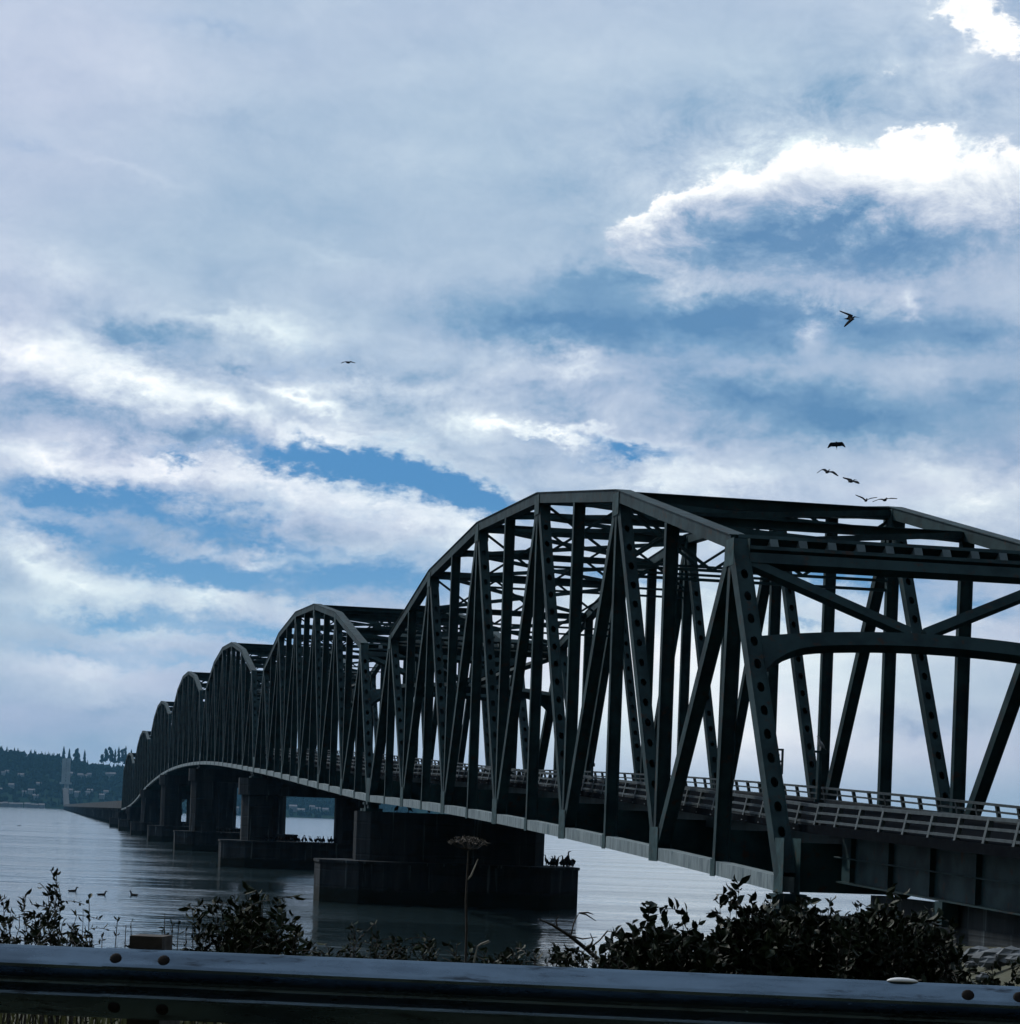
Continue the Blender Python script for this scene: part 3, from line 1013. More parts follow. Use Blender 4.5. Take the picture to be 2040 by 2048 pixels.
def cone_tree(mb, p, h, r, tiers=2, sides=5):
    z = 0.08
    for i in range(tiers):
        z1 = 1.0 if i == tiers - 1 else z + 0.62
        r_ = r * (1 - 0.45 * i / tiers)
        th0 = rng.random() * 6
        V = [p + Vector((math.cos(th0 + a_ * math.tau / sides) * r_ * rng.uniform(.8, 1.2), math.sin(th0 + a_ * math.tau / sides) * r_ * rng.uniform(.8, 1.2), h * (z + rng.uniform(-.03, .03)))) for a_ in range(sides)]
        V.append(p + Vector((0, 0, h * z1)))
        mb.add(V, [(a_, (a_ + 1) % sides, sides) for a_ in range(sides)] + [tuple(range(sides))[::-1]])
        z += 0.30


def round_tree(mb, p, h, r):
    V, F = [], []
    n = 6
    for i, (zz_, rr) in enumerate(((0.15, 0.7), (0.5, 1.0), (0.8, 0.72))):
        for a_ in range(n):
            th = a_ * math.tau / n + i
            V.append(p + Vector((math.cos(th) * rr * r * rng.uniform(.75, 1.2), math.sin(th) * rr * r * rng.uniform(.75, 1.2), h * zz_ * rng.uniform(.92, 1.08))))
    V.append(p + Vector((0, 0, h)))
    for i in range(2):
        for a_ in range(n):
            b_ = (a_ + 1) % n
            F.append((i * n + a_, i * n + b_, (i + 1) * n + b_, (i + 1) * n + a_))
    F += [(2 * n + a_, 2 * n + (a_ + 1) % n, 3 * n) for a_ in range(n)]
    mb.add(V, F)


fo = MB()
for i in range(6500):
    if i < 4200:
        x = rng.uniform(-1400, -250)
        v_ = rng.random() ** 0.7 * 0.98
    else:
        x = rng.uniform(-2500, 2500)
        v_ = rng.random() * 0.98
    p = far_pt(x, v_) - Vector((0, 0, 1))
    if rng.random() < 0.45:
        cone_tree(fo, p, rng.uniform(12, 22), rng.uniform(3, 5))
    else:
        round_tree(fo, p, rng.uniform(8, 15), rng.uniform(4.5, 8))
o = fo.build('far_forest', M['conifer'])
tag(o, 'mass of distant trees covering the far hills', kind='stuff')

# skyline conifers one can tell apart
SKYT = [(108, 1505, 'c', 28), (117, 1507, 'r', 22), (128, 1492, 'c', 46), (139, 1496, 'c', 40), (154, 1497, 'r', 36), (170, 1499, 'c', 36),
        (204, 1508, 'r', 20), (213, 1497, 'r', 30), (222, 1494, 'r', 34), (231, 1497, 'c', 32), (238, 1493, 'c', 36),
        (246, 1497, 'r', 30), (252, 1492, 'c', 40), (263, 1498, 'c', 34), (25, 1507, 'r', 16)]
skl = ['small conifer left of the tallest pair on the far ridge', 'low round tree beside the tallest ridge conifers', 'tallest pointed conifer on the far ridge, behind the distant tower',
       'second tall conifer on the far ridge, just right of the distant tower', 'broad tree on the far ridge right of the distant tower', 'lone slim conifer on the far ridge before the dip',
       'low round tree starting the ridge clump next to the farthest truss', 'round tree in the ridge clump near the farthest truss, second from its left', 'taller round tree in the ridge clump near the farthest truss',
       'slim conifer in the middle of the ridge clump near the farthest truss', 'tall conifer in the ridge clump near the farthest truss', 'round tree right of centre in the ridge clump near the farthest truss',
       'highest conifer of the ridge clump near the farthest truss', 'conifer at the right end of the ridge clump, touching the farthest truss', 'low round tree alone on the ridge at the far left']
for (x, y, kd, h_), lab in zip(SKYT, skl):
    D = FD + 800
    top = at(x, y, D)
    base = Vector((top.x, top.y, top.z - h_ * 1.25))
    T = thing('ridge_tree', base, lab, 'tree', 'trees standing out on the far ridge')
    MB().tube([base, base + Vector((0, 0, h_ * 1.1))], [0.8, 0.25], 5).build('trunk', M['trunk'], T)
    cr_ = MB()
    if kd == 'c':
        for q_ in range(5):
            z_ = 0.02 + q_ * 0.195
            cone_tree(cr_, base + Vector((rng.uniform(-.5, .5), 0, h_ * 1.25 * z_)), h_ * 1.25 * (0.42 if q_ < 4 else (1 - z_)), h_ * 0.20 * (1 - q_ * 0.17), 1, 7)
    else:
        for q_ in range(16):
            th = rng.random() * 6.28
            rr = h_ * 0.2 * rng.random()
            round_tree(cr_, base + Vector((math.cos(th) * rr, math.sin(th) * rr, h_ * (0.05 + 0.9 * q_ / 15))), h_ * 0.34, h_ * 0.17 * (1.15 - 0.03 * q_))
    cr_.build('crown', M['conifer'], T)

# houses of the town across the water
hs = []
for (x, y) in [(26, 1552), (33, 1548), (62, 1556), (20, 1582), (15, 1568), (70, 1589), (84, 1587), (92, 1597), (150, 1553), (160, 1554), (178, 1556), (186, 1557), (195, 1555), (230, 1553), (240, 1554),
               (196, 1585), (192, 1592), (158, 1587), (172, 1590), (226, 1588), (218, 1595), (44, 1575), (98, 1572)]:
    hs.append((x, y, rng.uniform(9, 15), rng.uniform(6, 8.5), False))
for x in range(6, 112, 10):
    hs.append((x + rng.uniform(-2, 2), 1607 + x * 0.03, rng.uniform(9, 13), rng.uniform(5, 7.5), True))
for x in (590, 606, 640, 655, 470, 476, 628):
    hs.append((x, 1622 + rng.uniform(-3, 3), rng.uniform(10, 18), rng.uniform(6, 9), False))
for (x, y, w_, h_, quay) in hs:
    # set on the slope: walk the slope until the ray meets it
    best = None
    for i in range(60):
        v_ = 0.004 + i / 60 * 0.9
        D = FD + 900 * v_
        p = at(x, y + 4, D)
        fp = far_pt(p.x, v_)
        e_ = abs(fp.z - p.z)
        if best is None or e_ < best[0]:
            best = (e_, fp)
    b0 = best[1] + Vector((0, -7, 3.0))
    if quay:
        b0 = far_pt(at(x, y, FD).x, 0.0) + Vector((0, -12, 2.0))
    T = thing('town_house', b0, 'pale quayside shed on the far waterfront' if quay else 'small pale house on the wooded far hillside', 'house',
              'sheds along the far waterfront' if quay else 'houses on the far hillside')
    MB().box(b0 + Vector((0, 0, h_ / 2 - 2)), w_, w_ * 0.7, h_ + 4).build('wall', M['house_wall'], T)
    rf = MB()
    z0 = b0.z + h_ + 0.01
    hw, hd = w_ / 2 + 0.5, w_ * 0.35 + 0.5
    rf.add([(b0.x - hw, b0.y - hd, z0), (b0.x + hw, b0.y - hd, z0), (b0.x + hw, b0.y + hd, z0), (b0.x - hw, b0.y + hd, z0), (b0.x - hw, b0.y, z0 + h_ * 0.45), (b0.x + hw, b0.y, z0 + h_ * 0.45)],
           [(0, 1, 5, 4), (2, 3, 4, 5), (0, 4, 3), (1, 2, 5), (3, 2, 1, 0)])
    rf.build('roof', M['house_roof'], T)

# ------------------------------------------------------------------ things on the bridge
def zdk(s_):
    return zb(s_) + DECK


sg = thing('sign_bracket', Bp(120.2, LT + WT - 0.35, 9.3), 'small framed sign clamped to an upright of the far truss', 'sign')
c = Bp(120.2, LT + WT - 0.0, 10.0)
fr_ = MB()
for z_ in (9.42, 10.02, 10.62):
    fr_.beam(Bp(120.3, LT + WT - 0.55, z_), Bp(120.3, LT + WT + 0.55, z_), UP, 0.10, 0.10)
for l in (-0.55, 0.5):
    fr_.beam(Bp(120.3, LT + WT + l, 9.37), Bp(120.3, LT + WT + l, 10.67), BL, 0.10, 0.10)
fr_.build('frame', M['rail'], sg)
MB().beam(Bp(120.45, LT + WT - 0.3, 9.5), Bp(120.45, LT + WT - 0.3, 10.5), BL, 0.45, 0.03).build('panel', M['rail'], sg)
for z_ in (9.7, 10.35):
    MB().beam(Bp(120.55, LT + WT - 0.4, z_), Bp(120.55, LT + WT + 0.4, z_), UP, 0.08, 0.25).build('clamp', M['rail'], sg)


def light_pole(s_, l, ztop_, lab, arm):
    b0 = Bp(s_, l, zdk(s_))
    T = thing('pole', b0, lab, 'pole')
    MB().tube([b0, Vector((b0.x, b0.y, ztop_))], [0.10, 0.07], 8).build('shaft', M['steel'], T)
    MB().box(b0 + Vector((0, 0, 0.06)), 0.4, 0.4, 0.12).build('base_plate', M['steel'], T)
    if arm:
        MB().beam(Vector((b0.x - 0.30, b0.y, ztop_ + 0.04)), Vector((b0.x + 0.30, b0.y, ztop_ + 0.04)), UP, 0.10, 0.2).build('cap', M['steel'], T)
    else:
        MB().tube([Vector((b0.x, b0.y, ztop_)), Vector((b0.x + 0.02, b0.y, ztop_ + 0.9)), Vector((b0.x + 0.1, b0.y, ztop_ + 1.0))], 0.03, 6).build('rod', M['steel'], T)
        MB().box(Vector((b0.x, b0.y, ztop_ - 0.12)), 0.34, 0.2, 0.22).build('box', M['steel'], T)
    return Vector((b0.x, b0.y, ztop_))


pole_top = light_pole(108.6, LT + WT - 1.25, 10.15, 'short post by the far railing with a perched bird on top', True)
light_pole(157.0, LT + WT - 1.25, 10.5, 'thin rod post rising above the far railing at mid span', False)


# ------------------------------------------------------------------ birds
def loft(mb, secs, sides=8):
    """secs: (centre, side radius, up radius, forward axis index not needed) stacked along their centres"""
    o_ = len(mb.v)
    for i, (c_, ru, rz) in enumerate(secs):
        a_ = (Vector(secs[min(i + 1, len(secs) - 1)][0]) - Vector(secs[max(i - 1, 0)][0])).normalized()
        u = a_.cross(UP)
        if u.length < 0.1:
            u = Vector((0, 1, 0))
        u.normalize()
        n_ = u.cross(a_)
        for j in range(sides):
            th = j * math.tau / sides
            mb.v.append(tuple(Vector(c_) + u * (math.cos(th) * ru) + n_ * (math.sin(th) * rz)))
    for i in range(len(secs) - 1):
        for j in range(sides):
            k2 = (j + 1) % sides
            mb.f.append((o_ + i * sides + j, o_ + i * sides + k2, o_ + (i + 1) * sides + k2, o_ + (i + 1) * sides + j))
    mb.f.append(tuple(o_ + j for j in range(sides))[::-1])
    mb.f.append(tuple(o_ + (len(secs) - 1) * sides + j for j in range(sides)))


def flying_mesh(name, d1, d2, sweep=0.25, cw=1.25):
    """pelican in flight, 1 unit half-span; +X forward, d1/d2 wing angles of inner and outer wing (left, right)"""
    mb = MB()
    loft(mb, [((-0.42, 0, 0.0), 0.06, 0.015), ((-0.32, 0, 0.0), 0.07, 0.03), ((-0.18, 0, 0), 0.11, 0.09), ((0.0, 0, 0), 0.13, 0.12), ((0.16, 0, 0.01), 0.10, 0.10),
              ((0.24, 0, 0.05), 0.05, 0.06), ((0.30, 0, 0.09), 0.045, 0.05), ((0.36, 0, 0.10), 0.05, 0.05), ((0.42, 0, 0.09), 0.03, 0.03), ((0.56, 0, 0.06), 0.014, 0.018), ((0.70, 0, 0.03), 0.004, 0.006)])
    for sd_, (a1, a2) in ((-1, d1), (1, d2)):
        pts = []
        y = z = x = 0.0
        p = Vector((0.04, sd_ * 0.07, 0.04))
        for i in range(8):
            f_ = i / 7
            an = R(a1 + (a2 - a1) * min(1, max(0, (f_ - 0.3) / 0.35)))
            if i:
                p = p + Vector((0.10 if f_ < 0.42 else -sweep * 0.16, 0, 0)) * (0.6 if f_ < 0.42 else 1.0) + Vector((0, sd_ * math.cos(an), math.sin(an))) * 0.14
            ch = (0.42, 0.42, 0.42, 0.41, 0.38, 0.33, 0.25, 0.10)[i] * cw
            pts.append((p.copy(), ch, an))
        V, F = [], []
        for (p_, ch, an) in pts:
            nn = Vector((0, -sd_ * math.sin(an), math.cos(an)))
            V += [p_ + Vector((ch * 0.35, 0, 0)), p_ + nn * 0.035, p_ - Vector((ch * 0.65, 0, 0)), p_ - nn * 0.02]
        for i in range(7):
            a0, b0 = i * 4, i * 4 + 4
            for j in range(4):
                k2 = (j + 1) % 4
                F.append((a0 + j, b0 + j, b0 + k2, a0 + k2) if sd_ > 0 else (a0 + j, a0 + k2, b0 + k2, b0 + j))
        F.append((28, 29, 30, 31))
        F.append((3, 2, 1, 0))
        mb.add(V, F)
    return mb.mesh(name, smooth=True)


FLY = [  # photo x, y, depth, half-span, (left wing), (right wing), heading, pitch, bank, label
    (1700, 637, 175, 0.85, (-40, -66), (60, 44), 2, 6, -4, 'large dark pelican banking high above the bridge, bill pointing right'),
    (1673, 890, 235, 0.95, (24, -62), (24, -62), 78, -34, -4, 'dark bird with both wings arched down, topmost of the flock above the bridge'),
    (1655, 944, 240, 1.0, (14, -16), (10, -52), 62, 22, 20, 'dark bird gliding leftmost in the flock over the near truss'),
    (1703, 963, 250, 1.0, (4, -10), (16, 6), 34, 14, 14, 'slender dark bird tilted upwards in the flock over the near truss'),
    (1732, 1001, 250, 1.0, (24, 10), (34, 22), 70, 18, 2, 'dark bird with raised wings just above the near truss ridge'),
    (1770, 1000, 245, 1.1, (6, -8), (10, -14), 60, 16, -4, 'dark bird with wings spread flat, rightmost of the flock over the truss'),
    (697, 725, 290, 0.95, (3, -6), (8, -22), 50, 12, 8, 'lone dark bird gliding in the cloudy sky far left of the flock')]
for (x, y, D, hs_, d1, d2, hd, pi, bk, lab) in FLY:
    me = flying_mesh('flying_bird', d1, d2, 0.9 if hd == 2 else 0.25, 0.85 if hd == 2 else 1.3)
    me.materials.append(M['bird'])
    o = bpy.data.objects.new('flying_bird', me)
    col.objects.link(o)
    o.location = at(x, y, D)
    o.scale = (hs_ * (1.0 if hd == 8 else 1.15),) * 3
    o.rotation_mode = 'XYZ'
    o.rotation_euler = (R(bk), R(-pi), R(hd))
    tag(o, lab, 'bird', 'birds flying over the bridge')


def perch_mesh(name, up_=1.0, wings=0.0):
    """standing cormorant, about 0.75 m tall, feet at the origin"""
    mb = MB()
    loft(mb, [((-0.34, 0, 0.06), 0.05, 0.012), ((-0.20, 0, 0.15), 0.06, 0.03), ((-0.10, 0, 0.24), 0.10, 0.10), ((0.0, 0, 0.36), 0.12, 0.12), ((0.06, 0, 0.48), 0.085, 0.085),
              ((0.09, 0, 0.57), 0.04, 0.045), ((0.08, 0, 0.66), 0.03, 0.035), ((0.11, 0, 0.73), 0.035, 0.04), ((0.17, 0, 0.75), 0.025, 0.025), ((0.27, 0, 0.76), 0.008, 0.01)], 7)
    for sd_ in (-1, 1):
        mb.tube([(0.0, sd_ * 0.05, 0.28), (0.02, sd_ * 0.05, 0.02), (0.10, sd_ * 0.06, 0.01)], [0.03, 0.018, 0.02], 5)
        if wings:
            V = [(0.02, sd_ * 0.09, 0.46), (0.02, sd_ * 0.30, 0.50 + wings), (0.0, sd_ * 0.50, 0.36 + wings), (-0.05, sd_ * 0.40, 0.20), (-0.06, sd_ * 0.10, 0.22)]
            W_ = [(x_ + 0.03, y_, z_) for x_, y_, z_ in V]
            mb.add(V + W_, [(0, 1, 2, 3, 4), (9, 8, 7, 6, 5)] + [(i, (i + 1) % 5 + 0, 5 + (i + 1) % 5, 5 + i) for i in range(5)])
        else:
            mb.tube([(0.04, sd_ * 0.10, 0.46), (-0.08, sd_ * 0.12, 0.28), (-0.24, sd_ * 0.06, 0.12)], [0.03, 0.06, 0.015], 5)
    me = mb.mesh(name, smooth=True)
    me.materials.append(M['bird'])
    return me


PM = [perch_mesh('cormorant_standing'), perch_mesh('cormorant_drying', wings=0.06)]


def perch(p, rz, sc, lab, grp, kind=0, name='cormorant'):
    o = bpy.data.objects.new(name, PM[kind])
    col.objects.link(o)
    o.location = p
    o.rotation_euler = (0, 0, rz)
    o.scale = (sc,) * 3
    return tag(o, lab, 'bird', grp)


for k_, n_, l0, l1, lab in ((1, 18, 37.2, 39.3, 'black cormorant perched on the right ledge of the nearest water pier'),
                            (2, 40, 24.0, 33.4, 'black cormorant crowding the ledge between the columns of the second water pier'),
                            (3, 22, 26.4, 33.4, 'black cormorant on the ledge of the third water pier'),
                            (4, 10, 26.4, 33.4, 'black cormorant on the ledge of the fourth water pier')):
    s_ = S0 + k_ * SPAN
    for i in range(n_):
        l = l0 + (l1 - l0) * (i + rng.uniform(.2, .8)) / n_
        p = Bp(s_ + rng.uniform(-3.6, -1.8) if k_ == 1 else s_ + rng.uniform(-3.8, 3.8), l, CAIS + 0.22)
        if k_ == 1 and l > 37.4:
            p = Bp(s_ + rng.uniform(-2.2, 1.5), l, CAIS + 0.22)
        perch(p, rng.uniform(0, 6.28), rng.uniform(0.8, 1.15), lab, 'cormorants on pier %s ledge' % ('one', 'two', 'three', 'four')[k_ - 1], 1 if rng.random() < 0.2 else 0)
for i, l in enumerate((25.6, 26.5, 28.0)):
    perch(Bp(S0 + SPAN - 1.2, l, PTOP[1] + 0.003), 1.0 + i * 1.7, (0.95, 1.1, 0.7)[i], 'black cormorant standing on top of the nearest water pier, under the chord', 'cormorants on the nearest pier top')
perch(Bp(S0 + SPAN + 1.0, 39.2, CAIS + 0.22), 0.6, 1.55, 'tallest upright bird at the right end of the nearest water pier', None, name='heron')
gm_ = perch_mesh('perched_gull')
gm_.materials.clear()
gm_.materials.append(M['gull'])
o = bpy.data.objects.new('perched_gull', gm_)
col.objects.link(o)
o.location = pole_top + Vector((0.0, 0, 0.092))
o.rotation_euler = (0, 0, R(-160))
o.scale = (0.85,) * 3
tag(o, 'grey bird perched on a post above the far railing', 'bird')


def swim_mesh(name):
    mb = MB()
    loft(mb, [((-0.34, 0, 0.12), 0.03, 0.015), ((-0.22, 0, 0.06), 0.11, 0.07), ((0, 0, 0.04), 0.16, 0.11), ((0.18, 0, 0.06), 0.11, 0.10), ((0.25, 0, 0.14), 0.05, 0.06),
              ((0.27, 0, 0.25), 0.045, 0.05), ((0.32, 0, 0.31), 0.055, 0.055), ((0.40, 0, 0.30), 0.02, 0.022), ((0.47, 0, 0.29), 0.008, 0.01)], 8)
    me = mb.mesh(name, smooth=True)
    me.materials.append(M['bird'])
    return me


SM = swim_mesh('water_bird')
for (x, y, rz, sc, lab) in ((145, 1783, 0.6, 2.2, 'dark bird on the water just right of the left shrub'), (203, 1790, 0.2, 2.0, 'middle dark bird of three swimming left of the piers'),
                            (268, 1791, 2.6, 2.2, 'rightmost dark bird of three swimming left of the piers'), (38, 1652, 0.3, 2.6, 'tiny far bird low on the water at the left')):
    D = HC * FPX / ((y - Y0) - (x - 1020) * 0.0367)
    o = bpy.data.objects.new('water_bird', SM)
    col.objects.link(o)
    p = at(x, y, D)
    o.location = (p.x, p.y, -0.02)
    o.rotation_euler = (0, 0, rz)
    o.scale = (sc * 0.5,) * 3
    tag(o, lab, 'bird', 'birds swimming on the river')

# ------------------------------------------------------------------ guardrail
gr0, gr1 = Vector((-8.0, 11.70, 0)), Vector((8.0, 10.06, 0))
dirg = (gr1 - gr0).normalized()
out_ = Vector((dirg.y, -dirg.x, 0))          # towards the road
if out_.y > 0:
    out_ = -out_
gx0 = gr0 + dirg * 0.0


def on_rail(x):
    """point of the rail line under photo column x (top edge)"""
    tx = (x - 1020) / FPX
    # intersect ray X = tx*Y with the rail line
    t_ = (tx * gr0.y - gr0.x) / (dirg.x - tx * dirg.y)
    return gr0 + dirg * t_


ZT = 5.765
PROF = [(0.020, 0.000), (0.030, -0.010), (0.034, -0.016), (0.070, -0.064), (0.078, -0.078), (0.074, -0.092), (0.005, -0.142), (0.0, -0.156), (0.005, -0.168), (0.076, -0.202), (0.081, -0.214), (0.075, -0.227), (0.034, -0.296), (0.028, -0.306), (0.020, -0.312)]


def panel(a_, b_, push, zt):
    mb = MB()
    n = 12
    V, F = [], []
    np_ = len(PROF)
    for i in range(n + 1):
        p = a_.lerp(b_, i / n)
        for lay in (0, 0.004):
            for (o_, z_) in PROF:
                V.append(p + out_ * (o_ + push - lay) + Vector((0, 0, zt + z_ + (0.002 if lay else 0))))
    for i in range(n):
        a0, b0 = i * 2 * np_, (i + 1) * 2 * np_
        for j in range(np_ - 1):
            F.append((a0 + j, b0 + j, b0 + j + 1, a0 + j + 1))
            F.append((a0 + np_ + j, a0 + np_ + j + 1, b0 + np_ + j + 1, b0 + np_ + j))
        F.append((a0, a0 + np_, b0 + np_, b0))
        F.append((a0 + np_ - 1, b0 + np_ - 1, b0 + 2 * np_ - 1, a0 + 2 * np_ - 1))
    mb.add(V, F)
    return mb


gT = thing('guardrail', on_rail(1000) + Vector((0, 0, 5.0)), 'galvanised steel roadside guardrail running across the foreground', 'guardrail')
sA, sB = on_rail(225), on_rail(1920)
gap_ = (sB - sA)
seams = [sA - gap_, sA, sB, sB + gap_]
for i in range(3):
    a_ = seams[i]
    b_ = seams[i + 1] + dirg * 0.30
    panel(a_, b_, 0.005 * (i % 2), ZT + 0.003 * (i % 2)).build('rail_panel', M['guard'], gT, smooth=False)
for sm in (sA, sB):
    for dx in (0.055, 0.275):
        for (oz, oo) in ((-0.042, 0.054), (-0.260, 0.056)):
            c = sm + dirg * dx + Vector((0, 0, ZT + oz)) + out_ * (oo + 0.004)
            nn = (out_ * 0.86 + UP * (0.5 if oz > -0.2 else -0.5)).normalized()
            MB().tube([c - nn * 0.006, c + nn * 0.003, c + nn * 0.008, c + nn * 0.010], [0.028, 0.028, 0.021, 0.009], 12).build('bolt', M['bolt'], gT)
for (x, hgt) in ((300, 0.10), (1155, -0.03), (2005, -0.03), (-560, 0.02)):
    c = on_rail(x)
    blk = c - out_ * 0.105
    z1 = ZT + hgt * 0.62
    mbk = MB().box(blk + Vector((0, 0, (z1 + 5.38) / 2)), 0.150, 0.195, z1 - 5.38, dirg)
    mbk.build('block', M['timber'], gT)
    pst = c - out_ * 0.31
    MB().box(pst + Vector((0, 0, (5.70 + 4.3) / 2)), 0.15, 0.20, 5.70 - 4.3, dirg).build('post', M['timber'], gT)

# a pale flat shell lying on the rail
pc = on_rail(1812) + out_ * 0.02 + Vector((0, 0, ZT + 0.004))
sh = MB()
n = 14
V, F = [], []
for i in range(5):
    f_ = i / 4
    for j in range(n):
        th = j * math.tau / n
        rr = math.cos(f_ * math.pi / 2)
        V.append(pc + dirg * (math.cos(th) * 0.070 * rr * (1 + 0.12 * math.cos(th))) + out_ * (math.sin(th) * 0.018 * rr) + UP * (0.018 * math.sin(f_ * math.pi / 2)))
for i in range(4):
    for j in range(n):
        k2 = (j + 1) % n
        F.append((i * n + j, i * n + k2, (i + 1) * n + k2, (i + 1) * n + j))
F.append(tuple(range(n))[::-1])
sh.add(V, F)
tag(sh.build('shell', M['pale'], None, smooth=True, origin=pc), 'small bright white shell lying on top of the guardrail', 'shell')

# ------------------------------------------------------------------ plants
def leaf(mb, p, d, nrm, ln, wd, fold=0.25):
    """one leaf: folded lens shape of six faces"""
    d = d.normalized()
    s_ = d.cross(nrm)
    if s_.length < 1e-3:
        s_ = d.cross(Vector((1, 0, 0)))
    s_.normalize()
    n_ = s_.cross(d)
    V = [p, p + d * ln * 0.35 + s_ * wd * 0.5 + n_ * wd * fold, p + d * ln * 0.72 + s_ * wd * 0.36 + n_ * wd * fold * 0.6, p + d * ln - n_ * ln * 0.08,
         p + d * ln * 0.72 - s_ * wd * 0.36 + n_ * wd * fold * 0.6, p + d * ln * 0.35 - s_ * wd * 0.5 + n_ * wd * fold, p + d * ln * 0.36, p + d * ln * 0.72]
    mb.add(V, [(0, 1, 6), (1, 2, 7, 6), (2, 3, 7), (0, 6, 5), (6, 7, 4, 5), (7, 3, 4)])


def rdir(r_):
    v = Vector((r_.gauss(0, 1), r_.gauss(0, 1), r_.gauss(0, 1)))
    return v.normalized()


def stem_path(r_, p, d, ln, n, droop, jit=0.12):
    pts = [p.copy()]
    d = d.normalized()
    for i in range(n):
        d = (d + rdir(r_) * jit + Vector((0, 0, -droop * (i / n)))).normalized()
        pts.append(pts[-1] + d * ln / n)
    return pts


def leafy_shrub(env, D, lab, seed, arms=40, leaf_ln=0.06, dens=9.0, body=70, mat='leaf', wratio=0.45, group='leafy shrubs behind the guardrail', name='shrub', shoots=(), depth=0.5):
    """env: photo outline (x, y of the top); stems rise from the bank to tips below that outline"""
    r_ = random.Random(seed)
    xs_, ys_ = [e[0] for e in env], [e[1] for e in env]
    xc = 0.5 * (xs_[0] + xs_[-1])
    bx = at(xc, 1900, D).x
    base = Vector((bx, D, float(ground_h(bx, D))))
    T = thing(name, base, lab, 'shrub', group)
    st_, lf = MB(), MB()

    def clothe(pp, a0, dn):
        for i in range(len(pp) - 1):
            seg = pp[i + 1] - pp[i]
            n_ = dn * seg.length / 0.1
            for q_ in range(int(n_ + r_.random())):
                if (i + r_.random()) / len(pp) < a0:
                    continue
                pq = pp[i] + seg * r_.random()
                sd_ = seg.cross(rdir(r_)).normalized()
                d_ = (seg.normalized() * 0.6 + sd_ * 0.9 + Vector((0, 0, 0.1))).normalized()
                L_ = leaf_ln * r_.choice((0.45, 0.7, 0.9, 1.15)) * r_.uniform(0.85, 1.15)
                leaf(lf, pq, d_, rdir(r_), L_, L_ * wratio * r_.uniform(.7, 1.2))
    tips = []
    arms = int(arms * 0.72)
    dens = dens * 0.72
    for i in range(arms):
        x = r_.uniform(xs_[0], xs_[-1])
        yt = float(np.interp(x, xs_, ys_))
        tips.append((x, yt + 8 + abs(r_.gauss(0, 1)) * body * 0.55, D + r_.uniform(-depth, depth)))
    tips += [(x, y, D + r_.uniform(-.1, .1)) for (x, y) in shoots]
    for (x, y, d0) in tips:
        tip_ = at(x, y, d0)
        gx = bx + (tip_.x - bx) * r_.uniform(0.35, 0.75)
        p0 = Vector((gx, d0 + r_.uniform(-.1, .1), float(ground_h(gx, d0)) - 0.05))
        lean = Vector(((tip_.x - gx) * 0.15, 0, 0.30 * (tip_.z - p0.z)))
        pts = []
        for q_ in range(10):
            f_ = q_ / 9
            pts.append(p0.lerp(tip_, f_) + lean * (f_ * (1 - f_)) + rdir(r_) * 0.012)
        st_.tube(pts, [0.006 - 0.00045 * q_ for q_ in range(10)], 4, False)
        bare = r_.random() < 0.14
        clothe(pts, 0.35, dens * (0.12 if bare else 1.0))
        for b_ in range(5):
            q_ = r_.randrange(4, 10)
            d_ = ((pts[q_] - pts[q_ - 1]).normalized() * 0.6 + rdir(r_)).normalized()
            bp_ = stem_path(r_, pts[q_], d_, r_.uniform(0.06, 0.17), 4, 0.25)
            if bp_[-1].z > tip_.z + 0.03:
                continue
            st_.tube(bp_, 0.0025, 3, False)
            clothe(bp_, 0.0, dens * (0.25 if r_.random() < 0.2 else 1.0))
    st_.build('stems', M['twig'], T)
    tag(lf.build('foliage', M[mat], T), kind='stuff')
    return T


leafy_shrub([(-50, 1780), (0, 1772), (15, 1800), (45, 1808), (75, 1815), (85, 1840)], 14.2, 'leafy shrub at the left edge of the photo behind the guardrail', 11, 30, 0.050, 7)
leafy_shrub([(70, 1830), (85, 1806), (100, 1790), (112, 1785), (122, 1800), (150, 1838), (185, 1860)], 14.0, 'tall loose shrub with a pointed top, second from the left edge', 12, 26, 0.045, 6.5,
            shoots=((112, 1744), (108, 1762), (120, 1775), (178, 1800), (168, 1818), (150, 1832), (98, 1790), (45, 1795)))
leafy_shrub([(440, 1850), (470, 1815), (500, 1795), (530, 1796), (565, 1805), (600, 1838), (625, 1880)], 13.6, 'dense dark shrub with arching sprays, in front of the piers', 13, 74, 0.062, 8, 95,
            shoots=((380, 1815), (398, 1822), (428, 1798), (446, 1808), (470, 1790), (492, 1784), (515, 1783), (410, 1850), (560, 1798), (590, 1822)))
leafy_shrub([(618, 1888), (650, 1868), (690, 1880), (715, 1890)], 13.8, 'low scrubby growth right of the dense arching shrub', 14, 14, 0.042, 5, 30)
leafy_shrub([(690, 1880), (730, 1858), (780, 1862), (830, 1880)], 13.8, 'low weedy shrub before the nearest water pier', 15, 24, 0.042, 5, 40, shoots=((708, 1852), (752, 1850)))
leafy_shrub([(800, 1886), (860, 1868), (920, 1880), (980, 1890)], 14.0, 'low dark growth left of the umbrella-shaped seed head', 16, 30, 0.045, 6, 40)
BR = 'brambles behind the guardrail'


def bramble(env, D, lab, seed, arms, shoots=(), dens=8.5, body=95, ll=0.072):
    leafy_shrub(env, D, lab, seed, arms, ll, dens, body, 'leaf2', 0.60, BR, 'bramble', shoots)


